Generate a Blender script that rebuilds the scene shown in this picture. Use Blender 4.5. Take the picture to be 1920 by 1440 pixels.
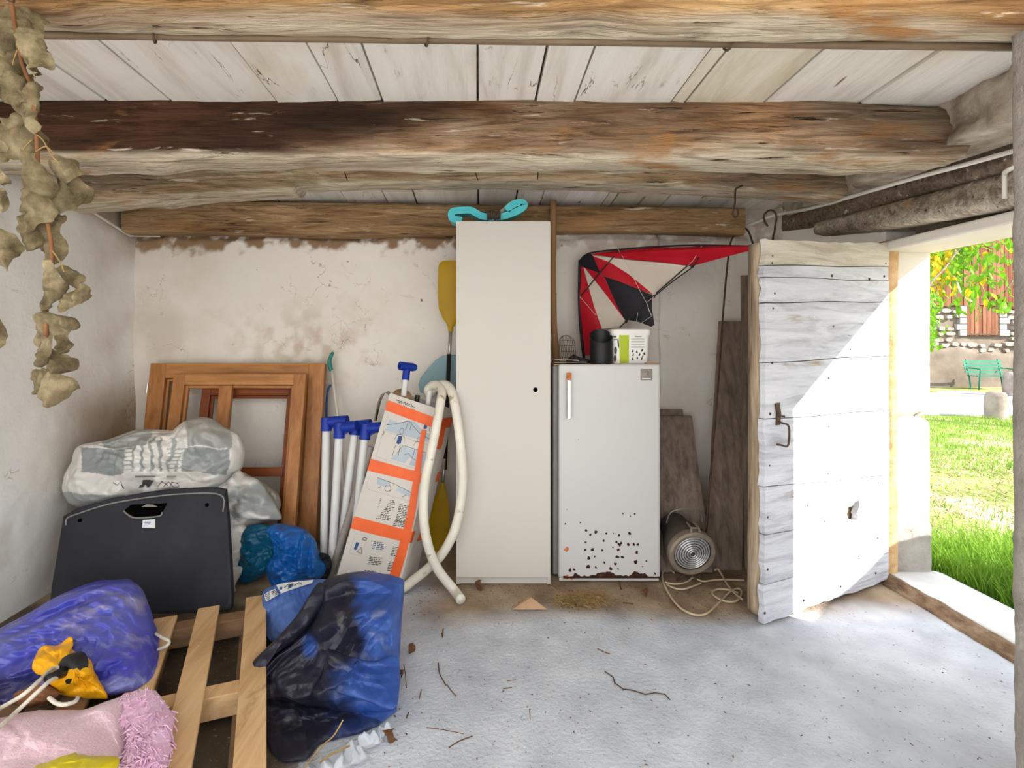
import bpy, math, random
import numpy as np
from mathutils import Vector, Matrix
random.seed(7); np.random.seed(7)
for o in list(bpy.data.objects): bpy.data.objects.remove(o)
sc = bpy.context.scene
COL = sc.collection

# ---------------------------------------------------------------- camera
F, CX, CY, H = 1000.0, 897.0, 640.0, 1.31        # focal length and vanishing point in 1920x1440 pixels, eye height in m
cam = bpy.data.cameras.new('camera'); cam_o = bpy.data.objects.new('camera', cam); COL.objects.link(cam_o)
cam_o.location = (0, 0, H); cam_o.rotation_euler = (math.pi/2, 0, 0)
cam.sensor_width = 36; cam.lens = 36*F/1920; cam.clip_start = .02; cam.clip_end = 200
cam.shift_x = (960-CX)/1920; cam.shift_y = -(720-CY)/1920
sc.camera = cam_o
# ---------------------------------------------------------------- sky, sun, exposure
wd = bpy.data.worlds.new('sky'); sc.world = wd; wd.use_nodes = True
wn = wd.node_tree.nodes; wl = wd.node_tree.links
bg = wn['Background']
tc = wn.new('ShaderNodeTexCoord'); sx = wn.new('ShaderNodeSeparateXYZ'); rp = wn.new('ShaderNodeValToRGB')
wl.new(tc.outputs['Generated'], sx.inputs[0]); wl.new(sx.outputs['Z'], rp.inputs[0]); wl.new(rp.outputs[0], bg.inputs[0])
rp.color_ramp.elements[0].position = 0.0; rp.color_ramp.elements[0].color = (1.0, .99, .97, 1)
rp.color_ramp.elements[1].position = .9; rp.color_ramp.elements[1].color = (.72, .84, 1.0, 1)
bg.inputs[1].default_value = 2.5
sun = bpy.data.lights.new('sun', 'SUN'); sun_o = bpy.data.objects.new('sun', sun); COL.objects.link(sun_o)
sun.energy = 10.0; sun.angle = .009; sun.color = (1, .95, .86)
SD = Vector((-1, .655, -.80))
sun_o.rotation_euler = SD.to_track_quat('-Z', 'Y').to_euler(); sun_o.location = (8, -4, 8)
vs = sc.view_settings
sc.display_settings.display_device = 'sRGB'
vs.view_transform = 'Standard'; vs.look = 'None'; vs.gamma = 1; vs.use_curve_mapping = False; vs.exposure = 0.5

try:
    sc.cycles.caustics_reflective = False; sc.cycles.caustics_refractive = False; sc.cycles.max_bounces = 8; sc.cycles.use_light_tree = False
except Exception: pass

# ---------------------------------------------------------------- helpers
def W(px, py, Y): return np.array([(px-CX)/F*Y, Y, H+(CY-py)/F*Y])
def G(px, py, z=0.0): return W(px, py, (H-z)*F/(py-CY))
def rgb(r, g, b): return tuple((((v/255)+.055)/1.055)**2.4 if v > 10 else v/255/12.92 for v in (r, g, b))

def _h(i, j, k, s):
    n = (i*374761393 + j*668265263 + k*2147483647 + s*144665) & 0xffffffff
    n = ((n ^ (n >> 13))*1274126177) & 0xffffffff
    n = ((n ^ (n >> 15))*2246822519) & 0xffffffff
    return ((n ^ (n >> 16)) & 0xffff)/65535.0
def vnoise(p, s=0):
    p = np.asarray(p, float); i = np.floor(p).astype(np.int64); f = p-i; f = f*f*(3-2*f)
    r = 0
    for a in (0, 1):
        for b in (0, 1):
            for c in (0, 1):
                w = (f[:, 0] if a else 1-f[:, 0])*(f[:, 1] if b else 1-f[:, 1])*(f[:, 2] if c else 1-f[:, 2])
                r = r + w*_h(i[:, 0]+a, i[:, 1]+b, i[:, 2]+c, s)
    return r*2-1
def fbm(p, o=4, s=0):
    p = np.asarray(p, float); r = 0; a = .5
    for k in range(o): r = r+a*vnoise(p*2**k+k*7.3, s+k); a *= .5
    return r
def crumple(p, freq, s=0, n=5):
    """sharp random creases: triangle waves along warped directions"""
    rs = np.random.RandomState(s+11); p = np.asarray(p, float); r = 0; tot = 0
    for k in range(n):
        d = rs.normal(size=3); d /= np.linalg.norm(d); f = freq*(.55+1.1*rs.rand())
        ph = p@d*f + rs.rand()*9 + 1.6*vnoise(p*freq*.45+rs.rand(3)*30, s+k)
        t = np.abs((ph % 1)*2-1)
        m = .35+.65*np.clip(vnoise(p*freq*.35+rs.rand(3)*30, s+k+50)+.5, 0, 1)
        r = r+(t-.5)*m/f*freq; tot += 1
    return (r-r.mean())/(r.std()+1e-9)

OFF = {}
class MB:
    def __init__(s): s.v = []; s.f = []; s.n = 0
    def add(s, V, Fc):
        V = np.asarray(V, float); s.v.append(V); s.f += [tuple(i+s.n for i in f) for f in Fc]; s.n += len(V); return s
    def hexa(s, c):   # 8 corners: 4 bottom ccw, 4 top ccw
        return s.add(c, [(3, 2, 1, 0), (4, 5, 6, 7), (0, 1, 5, 4), (1, 2, 6, 5), (2, 3, 7, 6), (3, 0, 4, 7)])
    def box(s, a, b):
        (x0, y0, z0), (x1, y1, z1) = a, b
        return s.hexa([(x0, y0, z0), (x1, y0, z0), (x1, y1, z0), (x0, y1, z0), (x0, y0, z1), (x1, y0, z1), (x1, y1, z1), (x0, y1, z1)])
    def tube(s, P, r, n=10, cap=True, closed=False):
        P = [np.asarray(p, float) for p in P]; m = len(P); V = []
        up = np.array([.13, .21, .97])
        r = [r]*m if np.isscalar(r) else r
        prev = None
        for i in range(m):
            t = (P[(i+1) % m]-P[i-1]) if closed else P[min(i+1, m-1)]-P[max(i-1, 0)]
            t = t/(np.linalg.norm(t)+1e-9)
            a = (prev-t*(prev@t)) if prev is not None else np.cross(t, up)
            if np.linalg.norm(a) < 1e-5: a = np.cross(t, [1, 0, 0])
            a /= np.linalg.norm(a); prev = a; b = np.cross(t, a)
            for k in range(n):
                q = 2*math.pi*k/n; V.append(P[i]+r[i]*(math.cos(q)*a+math.sin(q)*b))
        Fc = []
        for i in range(m if closed else m-1):
            for k in range(n):
                j = (i+1) % m
                Fc.append((i*n+k, i*n+(k+1) % n, j*n+(k+1) % n, j*n+k))
        if cap and not closed:
            Fc.append(tuple(range(n-1, -1, -1))); Fc.append(tuple((m-1)*n+k for k in range(n)))
        return s.add(V, Fc)
    def lathe(s, prof, o=(0, 0, 0), ax=(0, 0, 1), n=32):
        ax = Vector(ax).normalized(); R = np.array(Vector((0, 0, 1)).rotation_difference(ax).to_matrix()); V = []
        for (r, z) in prof:
            for k in range(n):
                q = 2*math.pi*k/n; V.append(R@np.array([r*math.cos(q), r*math.sin(q), z])+np.asarray(o))
        Fc = [(i*n+k, i*n+(k+1) % n, (i+1)*n+(k+1) % n, (i+1)*n+k) for i in range(len(prof)-1) for k in range(n)]
        return s.add(V, Fc)
    def prism(s, poly, d):      # 3-D polygon extruded along the vector d
        P = np.asarray(poly, float); n = len(P); d = np.asarray(d, float)
        return s.add(np.vstack([P, P+d]), [tuple(range(n-1, -1, -1)), tuple(range(n, 2*n))]+[(k, (k+1) % n, n+(k+1) % n, n+k) for k in range(n)])
    def grid(s, V, nu, nv, wrapu=False):   # V laid out [v][u]
        Fc = []
        for j in range(nv-1):
            for i in range(nu if wrapu else nu-1):
                i2 = (i+1) % nu
                Fc.append((j*nu+i, j*nu+i2, (j+1)*nu+i2, (j+1)*nu+i))
        return s.add(V, Fc)
    def verts(s): return np.vstack(s.v)
    def build(s, name, mat, parent=None, smooth=False, col=None, bevel=0, label=None, cat=None, group=None, kind=None, mesh=None):
        V = s.verts(); root = np.zeros(3)
        if parent is not None: root = OFF[parent.name]
        else: root = np.array([(V[:, 0].min()+V[:, 0].max())/2, (V[:, 1].min()+V[:, 1].max())/2, V[:, 2].min()])
        me = bpy.data.meshes.new(name); me.from_pydata((V-root).tolist(), [], s.f); me.update()
        if smooth:
            me.polygons.foreach_set('use_smooth', [True]*len(me.polygons))
            if smooth != True: me.set_sharp_from_angle(angle=math.radians(smooth))
        if col is not None:
            ca = me.color_attributes.new('col', 'FLOAT_COLOR', 'POINT')
            c4 = np.ones((len(V), 4)); c4[:, :3] = np.clip(col, 0, 1); ca.data.foreach_set('color', c4.ravel())
        me.materials.append(mat)
        o = bpy.data.objects.new(name, me); COL.objects.link(o)
        if parent is not None: o.parent = parent
        else: o.location = root
        OFF[o.name] = root
        if bevel:
            b = o.modifiers.new('bevel', 'BEVEL'); b.width = bevel; b.segments = 2; b.limit_method = 'ANGLE'; b.angle_limit = .6
        tag(o, label, cat, group, kind); return o
def tag(o, label=None, cat=None, group=None, kind=None):
    if label: o['label'] = label
    if cat: o['category'] = cat
    if group: o['group'] = group
    if kind: o['kind'] = kind
    return o
def thing(name, loc, label=None, cat=None, group=None, kind=None):
    o = bpy.data.objects.new(name, None); COL.objects.link(o); o.location = [float(v) for v in loc]; o.empty_display_size = .1
    OFF[o.name] = np.asarray(loc, float); return tag(o, label, cat, group, kind)
def smooth_path(P, n=8, closed=False):
    P = [np.asarray(p, float) for p in P]; m = len(P); R = []
    for i in range(m if closed else m-1):
        a, b, c, d = (P[(i+k) % m] if closed else P[min(max(i+k, 0), m-1)] for k in (-1, 0, 1, 2))
        for k in range(n):
            t = k/n; R.append(.5*((2*b)+(c-a)*t+(2*a-5*b+4*c-d)*t*t+(3*b-a-3*c+d)*t**3))
    if not closed: R.append(P[-1])
    return R
def rod(p, q, r, n=10): return MB().tube([p, q], r, n)
def lerp(a, b, t): return a+(b-a)*t
def sstep(a, b, x): t = np.clip((x-a)/(b-a+1e-12), 0, 1); return t*t*(3-2*t)
def mix(a, b, t): t = np.asarray(t)[:, None]; return np.asarray(a)*(1-t)+np.asarray(b)*t

# ---------------------------------------------------------------- materials
def mat(name, cols, scale=4, stretch=(1, 1, 1), detail=8, dist=0., rough=.75, bump=.15, bscale=None, spec=.3, metal=0, stain=None,
        vcol=False, vmul=.5, trans=0, alpha=1, ior=1.45, spots=None, sheen=0, rvar=0, transl=0, cracks=None):
    """cols: list of colours spread over a noise; stain: (colour, scale, low, high[, stretch]); spots: (colour, scale, size)"""
    m = bpy.data.materials.new(name); m.use_nodes = True; N = m.node_tree.nodes; L = m.node_tree.links; b = N['Principled BSDF']
    t = N.new('ShaderNodeTexCoord'); mp = N.new('ShaderNodeMapping'); mp.inputs['Scale'].default_value = stretch; L.new(t.outputs['Object'], mp.inputs[0])
    def noise(sc_, det, vec, dd=0.):
        n = N.new('ShaderNodeTexNoise'); n.inputs['Scale'].default_value = sc_; n.inputs['Detail'].default_value = det; n.inputs['Roughness'].default_value = .6
        n.inputs['Distortion'].default_value = dd; L.new(vec, n.inputs['Vector']); return n
    n1 = noise(scale, detail, mp.outputs[0], dist)
    r = N.new('ShaderNodeValToRGB'); e = r.color_ramp.elements; k = len(cols)
    while len(e) < k: e.new(.5)
    for i, c in enumerate(cols): e[i].position = .28+.44*i/max(1, k-1); e[i].color = (*c, 1)
    if k == 1: e[1].color = (*cols[0], 1)
    L.new(n1.outputs[0], r.inputs[0]); out = r.outputs[0]
    def mixc(fac, a, bb, mode='MIX'):
        x = N.new('ShaderNodeMix'); x.data_type = 'RGBA'; x.blend_type = mode
        if hasattr(fac, 'node'): L.new(fac, x.inputs[0])
        else: x.inputs[0].default_value = fac
        for s_, v in ((6, a), (7, bb)):
            if hasattr(v, 'node'): L.new(v, x.inputs[s_])
            else: x.inputs[s_].default_value = (*v, 1)
        return x.outputs[2]
    if vcol:
        a = N.new('ShaderNodeAttribute'); a.attribute_name = 'col'
        out = mixc(vmul, a.outputs['Color'], out, 'OVERLAY') if vcol == 'overlay' else mixc(vmul, a.outputs['Color'], out, 'MULTIPLY')
    for st in ([stain] if stain and not isinstance(stain, list) else (stain or [])):
        ms = N.new('ShaderNodeMapping'); ms.inputs['Scale'].default_value = st[4] if len(st) > 4 else (1, 1, 1); L.new(t.outputs['Object'], ms.inputs[0])
        n2 = noise(st[1], 6, ms.outputs[0], .4); rr = N.new('ShaderNodeMapRange'); rr.inputs['From Min'].default_value = st[2]; rr.inputs['From Max'].default_value = st[3]
        L.new(n2.outputs[0], rr.inputs[0]); out = mixc(rr.outputs[0], out, st[0])
    for ck in (cracks or []):      # (colour, cell scale, line width, mask scale, mask low, mask high, stretch)
        mc = N.new('ShaderNodeMapping'); mc.inputs['Scale'].default_value = ck[6]; L.new(t.outputs['Object'], mc.inputs[0])
        nw = noise(ck[1]*1.7, 5, mc.outputs[0]); va = N.new('ShaderNodeVectorMath'); va.operation = 'SCALE'; va.inputs['Scale'].default_value = .9/ck[1]; L.new(nw.outputs['Color'], va.inputs[0])
        vb = N.new('ShaderNodeVectorMath'); vb.operation = 'ADD'; L.new(mc.outputs[0], vb.inputs[0]); L.new(va.outputs[0], vb.inputs[1])
        vo = N.new('ShaderNodeTexVoronoi'); vo.feature = 'DISTANCE_TO_EDGE'; vo.inputs['Scale'].default_value = ck[1]; L.new(vb.outputs[0], vo.inputs['Vector'])
        r1 = N.new('ShaderNodeMapRange'); r1.inputs['From Min'].default_value = ck[2]; r1.inputs['From Max'].default_value = ck[2]*.3; L.new(vo.outputs['Distance'], r1.inputs[0])
        nm_ = noise(ck[3], 4, t.outputs['Object']); r2 = N.new('ShaderNodeMapRange'); r2.inputs['From Min'].default_value = ck[4]; r2.inputs['From Max'].default_value = ck[5]; L.new(nm_.outputs[0], r2.inputs[0])
        mu = N.new('ShaderNodeMath'); mu.operation = 'MULTIPLY'; L.new(r1.outputs[0], mu.inputs[0]); L.new(r2.outputs[0], mu.inputs[1]); out = mixc(mu.outputs[0], out, ck[0])
    if spots:
        v = N.new('ShaderNodeTexVoronoi'); v.inputs['Scale'].default_value = spots[1]; L.new(t.outputs['Object'], v.inputs['Vector'])
        rr = N.new('ShaderNodeMapRange'); rr.inputs['From Min'].default_value = spots[2]; rr.inputs['From Max'].default_value = spots[2]*.6; L.new(v.outputs['Distance'], rr.inputs[0]); out = mixc(rr.outputs[0], out, spots[0])
    L.new(out, b.inputs['Base Color'])
    b.inputs['Roughness'].default_value = rough; b.inputs['Metallic'].default_value = metal; b.inputs['Specular IOR Level'].default_value = spec; b.inputs['IOR'].default_value = ior
    if rvar:
        rr = N.new('ShaderNodeMapRange'); rr.inputs['To Min'].default_value = rough-rvar; rr.inputs['To Max'].default_value = rough+rvar; L.new(n1.outputs[0], rr.inputs[0]); L.new(rr.outputs[0], b.inputs['Roughness'])
    if trans: b.inputs['Transmission Weight'].default_value = trans
    if alpha < 1: b.inputs['Alpha'].default_value = alpha
    if sheen: b.inputs['Sheen Weight'].default_value = sheen
    if transl:
        tl = N.new('ShaderNodeBsdfTranslucent'); mx = N.new('ShaderNodeMixShader'); mx.inputs[0].default_value = transl
        L.new(out, tl.inputs[0]); L.new(b.outputs[0], mx.inputs[1]); L.new(tl.outputs[0], mx.inputs[2]); L.new(mx.outputs[0], N['Material Output'].inputs[0])
    if bump:
        nb = noise(bscale or scale*3, 8, mp.outputs[0], dist); bp = N.new('ShaderNodeBump'); bp.inputs['Strength'].default_value = bump; bp.inputs['Distance'].default_value = .02
        L.new(nb.outputs[0], bp.inputs['Height']); L.new(bp.outputs[0], b.inputs['Normal'])
    return m
WHITE = (1, 1, 1)
m_plaster = mat('old_white_plaster', [rgb(218, 208, 194), rgb(230, 223, 213), rgb(236, 230, 222)], 1.6, rough=.9, bump=.3, bscale=14, vcol=True, vmul=1,
                stain=[(rgb(186, 166, 136), 1.3, .60, .84), (rgb(120, 92, 62), 13, .70, .74), (rgb(170, 146, 116), 3.2, .68, .80, (1, 1, 3))],
                cracks=[(rgb(140, 108, 76), 4, .006, 1.9, .58, .66, (1, 1, 1)), (rgb(150, 118, 86), 13, .014, 2.3, .62, .70, (1, 1, 1))])
m_plaster_white = mat('white_limewash', [rgb(232, 228, 222), rgb(242, 240, 237), rgb(246, 245, 243)], 1.6, rough=.9, bump=.3, bscale=14, vcol=True, vmul=1,
                stain=[(rgb(206, 190, 164), 1.5, .60, .84), (rgb(120, 98, 74), 11, .70, .74), (rgb(178, 158, 132), 4, .68, .78, (1, 1, 2.5))],
                cracks=[(rgb(150, 120, 90), 14, .03, 2.3, .62, .68, (1, 1, 1))])
m_plaster_dark = mat('rough_masonry', [rgb(120, 104, 88), rgb(176, 163, 147), rgb(206, 196, 182)], 9, rough=.95, bump=.6, bscale=30)
m_concrete = mat('concrete_floor', [rgb(228, 229, 231), rgb(244, 245, 247), rgb(255, 255, 255)], 5, rough=.92, bump=.5, bscale=60, vcol=True, vmul=1,
                 stain=[(rgb(120, 112, 104), 26, .68, .76), (rgb(150, 144, 138), 70, .62, .72)])
m_sill = mat('pale_cement', [rgb(196, 194, 190), rgb(214, 212, 208)], 5, rough=.9, bump=.2, bscale=40)
m_post = mat('grey_cement_post', [rgb(142, 134, 126), rgb(176, 170, 162)], 12, rough=.95, bump=.6, bscale=40)
m_stone_pale = mat('pale_limestone', [rgb(150, 144, 137), rgb(186, 180, 172)], 7, rough=.95, bump=.5, bscale=25)
m_beam = mat('old_beam_wood', [(.22, .19, .16), (.62, .58, .54), (1, 1, 1), (1, 1, 1)], 2.6, (1, 10, 10), rough=.88, bump=.9, bscale=6, dist=1.4, vcol=True, vmul=.9,
             stain=[(rgb(52, 36, 26), 3.5, .635, .675, (1, 15, 15)), (rgb(226, 212, 190), 3.2, .62, .70, (1.2, 8, 8)), (rgb(70, 50, 36), 9, .70, .73, (1, 2, 2)), (rgb(178, 128, 78), 1.6, .60, .72, (1, 3, 3))])
m_board = mat('whitewashed_board', [rgb(214, 206, 195), rgb(240, 235, 227), rgb(247, 243, 237)], 1.6, (7, .8, 7), rough=.85, bump=.3, bscale=6, dist=.6,
              stain=[(rgb(140, 115, 88), 6, .67, .72, (2, .6, 1)), (rgb(216, 198, 160), 1.1, .58, .78)], cracks=[(rgb(110, 86, 62), 3.0, .010, 1.7, .55, .60, (2.2, .35, 1))])
m_board2 = mat('whitewashed_board_warm', [rgb(204, 192, 168), rgb(230, 221, 202), rgb(238, 231, 216)], 1.6, (7, .8, 7), rough=.85, bump=.3, bscale=6, dist=.6,
              stain=[(rgb(140, 115, 88), 6, .66, .74, (2, .6, 1))])
m_doorwood = mat('weathered_grey_wood', [rgb(168, 168, 176), rgb(212, 213, 220), rgb(228, 229, 234)], 2.2, (1.2, 1.2, 10), rough=.85, bump=.5, bscale=7, dist=.7,
                 stain=[(rgb(168, 154, 136), 2.4, .64, .76, (1, 1, 4)), (rgb(96, 92, 92), 5, .69, .72, (1, 1, 12))])
m_doortop = mat('weathered_cream_wood', [rgb(180, 168, 150), rgb(214, 205, 190), rgb(230, 224, 212)], 2.2, (1.2, 1.2, 10), rough=.85, bump=.5, bscale=7, dist=.7)
m_rawwood = mat('raw_tan_wood', [rgb(112, 94, 76), rgb(166, 146, 122), rgb(196, 180, 158)], 4, (9, 9, .8), rough=.85, bump=.5, bscale=9, dist=.6)
m_darkwood = mat('dark_brown_plank', [rgb(92, 78, 68), rgb(126, 110, 98), rgb(148, 132, 118)], 3, (9, 9, .5), rough=.7, bump=.3, dist=.4)
m_frame = mat('varnished_oak', [rgb(138, 88, 46), rgb(168, 112, 62), rgb(184, 128, 76)], 3, (10, 10, 1), rough=.45, bump=.1, spec=.4, dist=.5)
m_frame_h = mat('varnished_oak_rail', [rgb(146, 96, 52), rgb(178, 122, 70), rgb(194, 138, 84)], 3, (1, 10, 10), rough=.45, bump=.1, spec=.4, dist=.5)
m_frame_red = mat('reddish_varnished_wood', [rgb(104, 52, 24), rgb(138, 74, 38)], 3, (1, 10, 10), rough=.4, bump=.1)
m_pallet = mat('pallet_wood', [rgb(176, 136, 92), rgb(206, 168, 122), rgb(220, 188, 146)], 2, (8, .9, 8), rough=.75, bump=.25, dist=.5, stain=[(rgb(128, 96, 64), 3, .64, .76, (3, 1, 1))])
m_pallet_dk = mat('dirty_pallet_wood', [rgb(110, 84, 60), rgb(150, 118, 86)], 2, (2, 2, 8), rough=.8, bump=.3)
m_cab = mat('cream_white_laminate', [rgb(194, 188, 178), rgb(198, 192, 183)], 1.2, rough=.42, bump=0, spec=.4)
m_fridge = mat('white_enamel', [rgb(192, 190, 187), rgb(198, 196, 193)], 1.5, rough=.3, bump=0, spec=.5)
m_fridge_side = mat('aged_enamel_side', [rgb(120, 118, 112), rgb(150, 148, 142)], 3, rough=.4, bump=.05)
m_rust = mat('rust', [rgb(36, 22, 16), rgb(62, 36, 24), rgb(88, 54, 34)], 40, rough=.95, bump=.5, bscale=120)
m_rust_o = mat('orange_rust', [rgb(176, 92, 46), rgb(206, 122, 70)], 40, rough=.8, bump=.2)
m_iron = mat('rusty_iron', [rgb(50, 40, 34), rgb(86, 68, 56), rgb(106, 84, 66)], 20, rough=.7, bump=.3, metal=.3)
m_pipe = mat('brown_painted_pipe', [rgb(96, 78, 60), rgb(120, 100, 80)], 8, rough=.5, bump=.1)
m_chrome = mat('dull_chrome', [rgb(170, 166, 160), rgb(200, 196, 190)], 8, rough=.3, metal=.8, bump=0)
m_badge = mat('grey_metal_badge', [rgb(118, 110, 100), rgb(138, 130, 118)], 30, rough=.4, metal=.4, bump=0)
m_conduit = mat('white_conduit', [rgb(206, 200, 190), rgb(226, 221, 213)], 6, rough=.6, bump=.05)
m_black = mat('black_plastic', [rgb(28, 27, 28), rgb(38, 37, 38)], 6, rough=.45, bump=.03)
m_blackcloth = mat('black_nylon', [rgb(22, 20, 26), rgb(34, 32, 38)], 9, rough=.6, bump=.05)
m_shelf = mat('dusty_black_panel', [rgb(38, 38, 44), rgb(48, 48, 54), rgb(60, 60, 64)], 3, rough=.75, bump=.1, bscale=80, stain=[(rgb(92, 88, 84), 4, .68, .86)])
m_void = mat('black_hole', [rgb(8, 7, 7)], 4, rough=1, bump=0, spec=0)
m_red = mat('red_kite_cloth', [rgb(186, 18, 36), rgb(204, 28, 46)], 4, rough=.55, bump=.05, transl=.25)
m_cream = mat('cream_kite_cloth', [rgb(214, 200, 182), rgb(226, 214, 198)], 4, rough=.6, bump=.05, transl=.25)
m_white = mat('white_plastic', [rgb(226, 224, 218), rgb(234, 232, 227)], 4, rough=.35, bump=0, spec=.5)
m_lime = mat('lime_print', [rgb(168, 184, 30), rgb(178, 192, 40)], 4, rough=.35, bump=0)
m_ink = mat('dark_print_ink', [rgb(62, 58, 56), rgb(84, 78, 74)], 50, rough=.6, bump=0)
m_inkgrey = mat('grey_print_ink', [rgb(170, 164, 158), rgb(186, 180, 174)], 50, rough=.6, bump=0)
m_inkblue = mat('pale_blue_print', [rgb(160, 172, 182), rgb(178, 188, 196)], 12, rough=.6, bump=0)
m_inkdeep = mat('deep_blue_print', [rgb(44, 72, 122), rgb(54, 84, 134)], 12, rough=.6, bump=0)
m_card = mat('white_printed_cardboard', [rgb(196, 189, 180), rgb(206, 200, 192)], 3, rough=.7, bump=.05, stain=[(rgb(186, 170, 150), 4, .62, .8)])
m_kraft = mat('brown_cardboard', [rgb(158, 124, 92), rgb(186, 152, 118)], 6, rough=.8, bump=.15)
m_orange = mat('orange_tape', [rgb(220, 86, 30), rgb(234, 104, 44)], 9, rough=.4, bump=.12, bscale=40)
m_tube = mat('white_painted_tube', [rgb(206, 205, 203), rgb(220, 219, 217)], 4, rough=.4, bump=0)
m_tubegrey = mat('grey_tube', [rgb(140, 132, 124), rgb(160, 152, 144)], 4, rough=.5, bump=.05)
m_bluepl = mat('blue_plastic', [rgb(22, 46, 140), rgb(30, 58, 160)], 5, rough=.4, bump=.02)
m_hose = mat('cream_hose', [rgb(206, 200, 184), rgb(226, 221, 208)], 7, rough=.4, bump=.05, stain=[(rgb(140, 124, 84), 18, .62, .72)])
m_yellow = mat('mustard_plastic', [rgb(168, 132, 8), rgb(188, 150, 18)], 4, rough=.45, bump=.03)
m_tealboard = mat('pale_teal_plastic', [rgb(126, 158, 166), rgb(144, 174, 180)], 4, rough=.45, bump=.02)
m_turq = mat('turquoise_plastic', [rgb(70, 186, 196), rgb(98, 204, 210)], 5, rough=.4, bump=.03)
m_tealgrip = mat('teal_green_grip', [rgb(38, 116, 108), rgb(52, 136, 126)], 5, rough=.4, bump=.02)
m_polewood = mat('brown_handle_wood', [rgb(132, 96, 62), rgb(160, 122, 84)], 4, (9, 9, .7), rough=.6, bump=.1)
m_rope = mat('dark_twisted_rope', [rgb(58, 48, 40), rgb(112, 98, 84)], 60, rough=.9, bump=.5, bscale=160)
m_ropew = mat('white_rope', [rgb(196, 188, 172), rgb(222, 215, 202)], 60, rough=.85, bump=.4, bscale=160)
m_cable = mat('cream_cable', [rgb(186, 164, 134), rgb(206, 186, 158)], 12, rough=.5, bump=.03)
m_lampmetal = mat('dusty_lamp_metal', [rgb(118, 106, 92), rgb(150, 138, 122)], 12, rough=.5, metal=.2, bump=.15)
m_lampbody = mat('dark_lamp_body', [rgb(62, 56, 50), rgb(84, 76, 68)], 12, rough=.6, bump=.1)
m_lens = mat('ribbed_glass_lens', [rgb(66, 64, 62), rgb(92, 90, 88)], 6, rough=.12, spec=.8, bump=0, metal=.35)
m_sack = mat('grey_white_sack_plastic', [(.82, .82, .82), (1, 1, 1)], 6, rough=.32, spec=.5, bump=.12, bscale=16, vcol=True, vmul=1, rvar=.08)
m_tarp = mat('dusty_blue_tarp', [(.75, .75, .75), (1, 1, 1)], 5, rough=.45, spec=.4, bump=.2, bscale=22, vcol=True, vmul=1,
             stain=[(rgb(150, 146, 142), 5.5, .60, .86)])
m_vinyl = mat('dusty_violet_blue_vinyl', [(.85, .85, .85), (1, 1, 1)], 5, rough=.3, spec=.5, bump=.08, bscale=16, vcol=True, vmul=1, stain=[(rgb(172, 164, 164), 3.6, .54, .80, (1, 3, 3)), (rgb(140, 150, 206), 6, .60, .72, (1, 2.5, 2.5))])
m_amber = mat('amber_yellow_vinyl', [rgb(226, 158, 12), rgb(240, 176, 24)], 5, rough=.4, bump=.05)
m_pink = mat('pink_towelling', [rgb(218, 178, 190), rgb(236, 204, 212)], 9, rough=.95, bump=.5, bscale=120, sheen=.3, stain=[(rgb(176, 140, 130), 6, .68, .80)])
m_pinkf = mat('lilac_pink_fringe', [rgb(220, 164, 196), rgb(238, 200, 224)], 14, rough=.95, bump=.4, bscale=90, sheen=.3)
m_bluebag = mat('bright_blue_film', [rgb(14, 78, 150), rgb(30, 102, 176)], 4, rough=.3, spec=.5, bump=.1)
m_tealbag = mat('dark_teal_film', [rgb(10, 66, 92), rgb(18, 88, 116)], 4, rough=.35, bump=.1)
m_yelbag = mat('yellow_film', [rgb(200, 180, 20), rgb(220, 204, 44)], 6, rough=.35, bump=.15)
m_clear = mat('clear_crinkled_film', [rgb(226, 230, 236)], 4, rough=.12, trans=.85, bump=.3, bscale=40, ior=1.2)
m_deadleaf = mat('dried_leaf', [rgb(70, 58, 40), rgb(124, 110, 82), rgb(168, 153, 122)], 20, rough=.85, bump=.5, bscale=50, transl=.12)
m_stem = mat('dry_brown_stem', [rgb(98, 62, 38), rgb(140, 96, 62)], 16, rough=.8, bump=.2)
m_litter = mat('brown_litter', [rgb(72, 48, 30), rgb(120, 84, 54)], 20, rough=.9, bump=.3)
m_straw = mat('dry_straw', [rgb(128, 100, 58), rgb(172, 144, 96)], 20, rough=.9, bump=0)
m_paper = mat('old_paper', [rgb(196, 184, 168), rgb(216, 206, 192)], 12, rough=.85, bump=.1)
m_white_label = mat('white_sticker', [rgb(220, 222, 224)], 4, rough=.5, bump=0)
m_soil = mat('lawn_soil', [rgb(84, 96, 40), rgb(120, 128, 62), rgb(150, 140, 96)], 2.5, rough=1, bump=.4, stain=[(rgb(186, 170, 140), 1.2, .52, .66)])
m_grass = mat('green_grass', [rgb(82, 122, 30), rgb(118, 156, 48), rgb(138, 170, 66)], 3, rough=.7, bump=0, transl=.3)
m_drygrass = mat('dry_cut_grass', [rgb(150, 126, 96), rgb(196, 176, 148)], 4, rough=.9, bump=0)
m_road = mat('pale_asphalt', [rgb(128, 127, 130), rgb(146, 145, 148)], 8, rough=.95, bump=.1)
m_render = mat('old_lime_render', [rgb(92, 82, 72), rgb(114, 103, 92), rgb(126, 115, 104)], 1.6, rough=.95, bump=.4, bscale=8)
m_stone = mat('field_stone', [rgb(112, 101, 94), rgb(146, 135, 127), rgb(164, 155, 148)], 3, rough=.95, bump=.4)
m_quoin = mat('cut_pale_stone', [rgb(146, 140, 136), rgb(160, 154, 150)], 3, rough=.95, bump=.3)
m_barnwood = mat('red_brown_barn_wood', [rgb(82, 46, 32), rgb(108, 64, 45), rgb(124, 78, 57)], 2, (6, 6, .8), rough=.85, bump=.3)
m_barnwood2 = mat('paler_barn_wood', [rgb(100, 62, 43), rgb(126, 84, 61), rgb(142, 100, 76)], 2, (6, 6, .8), rough=.85, bump=.3)
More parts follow.
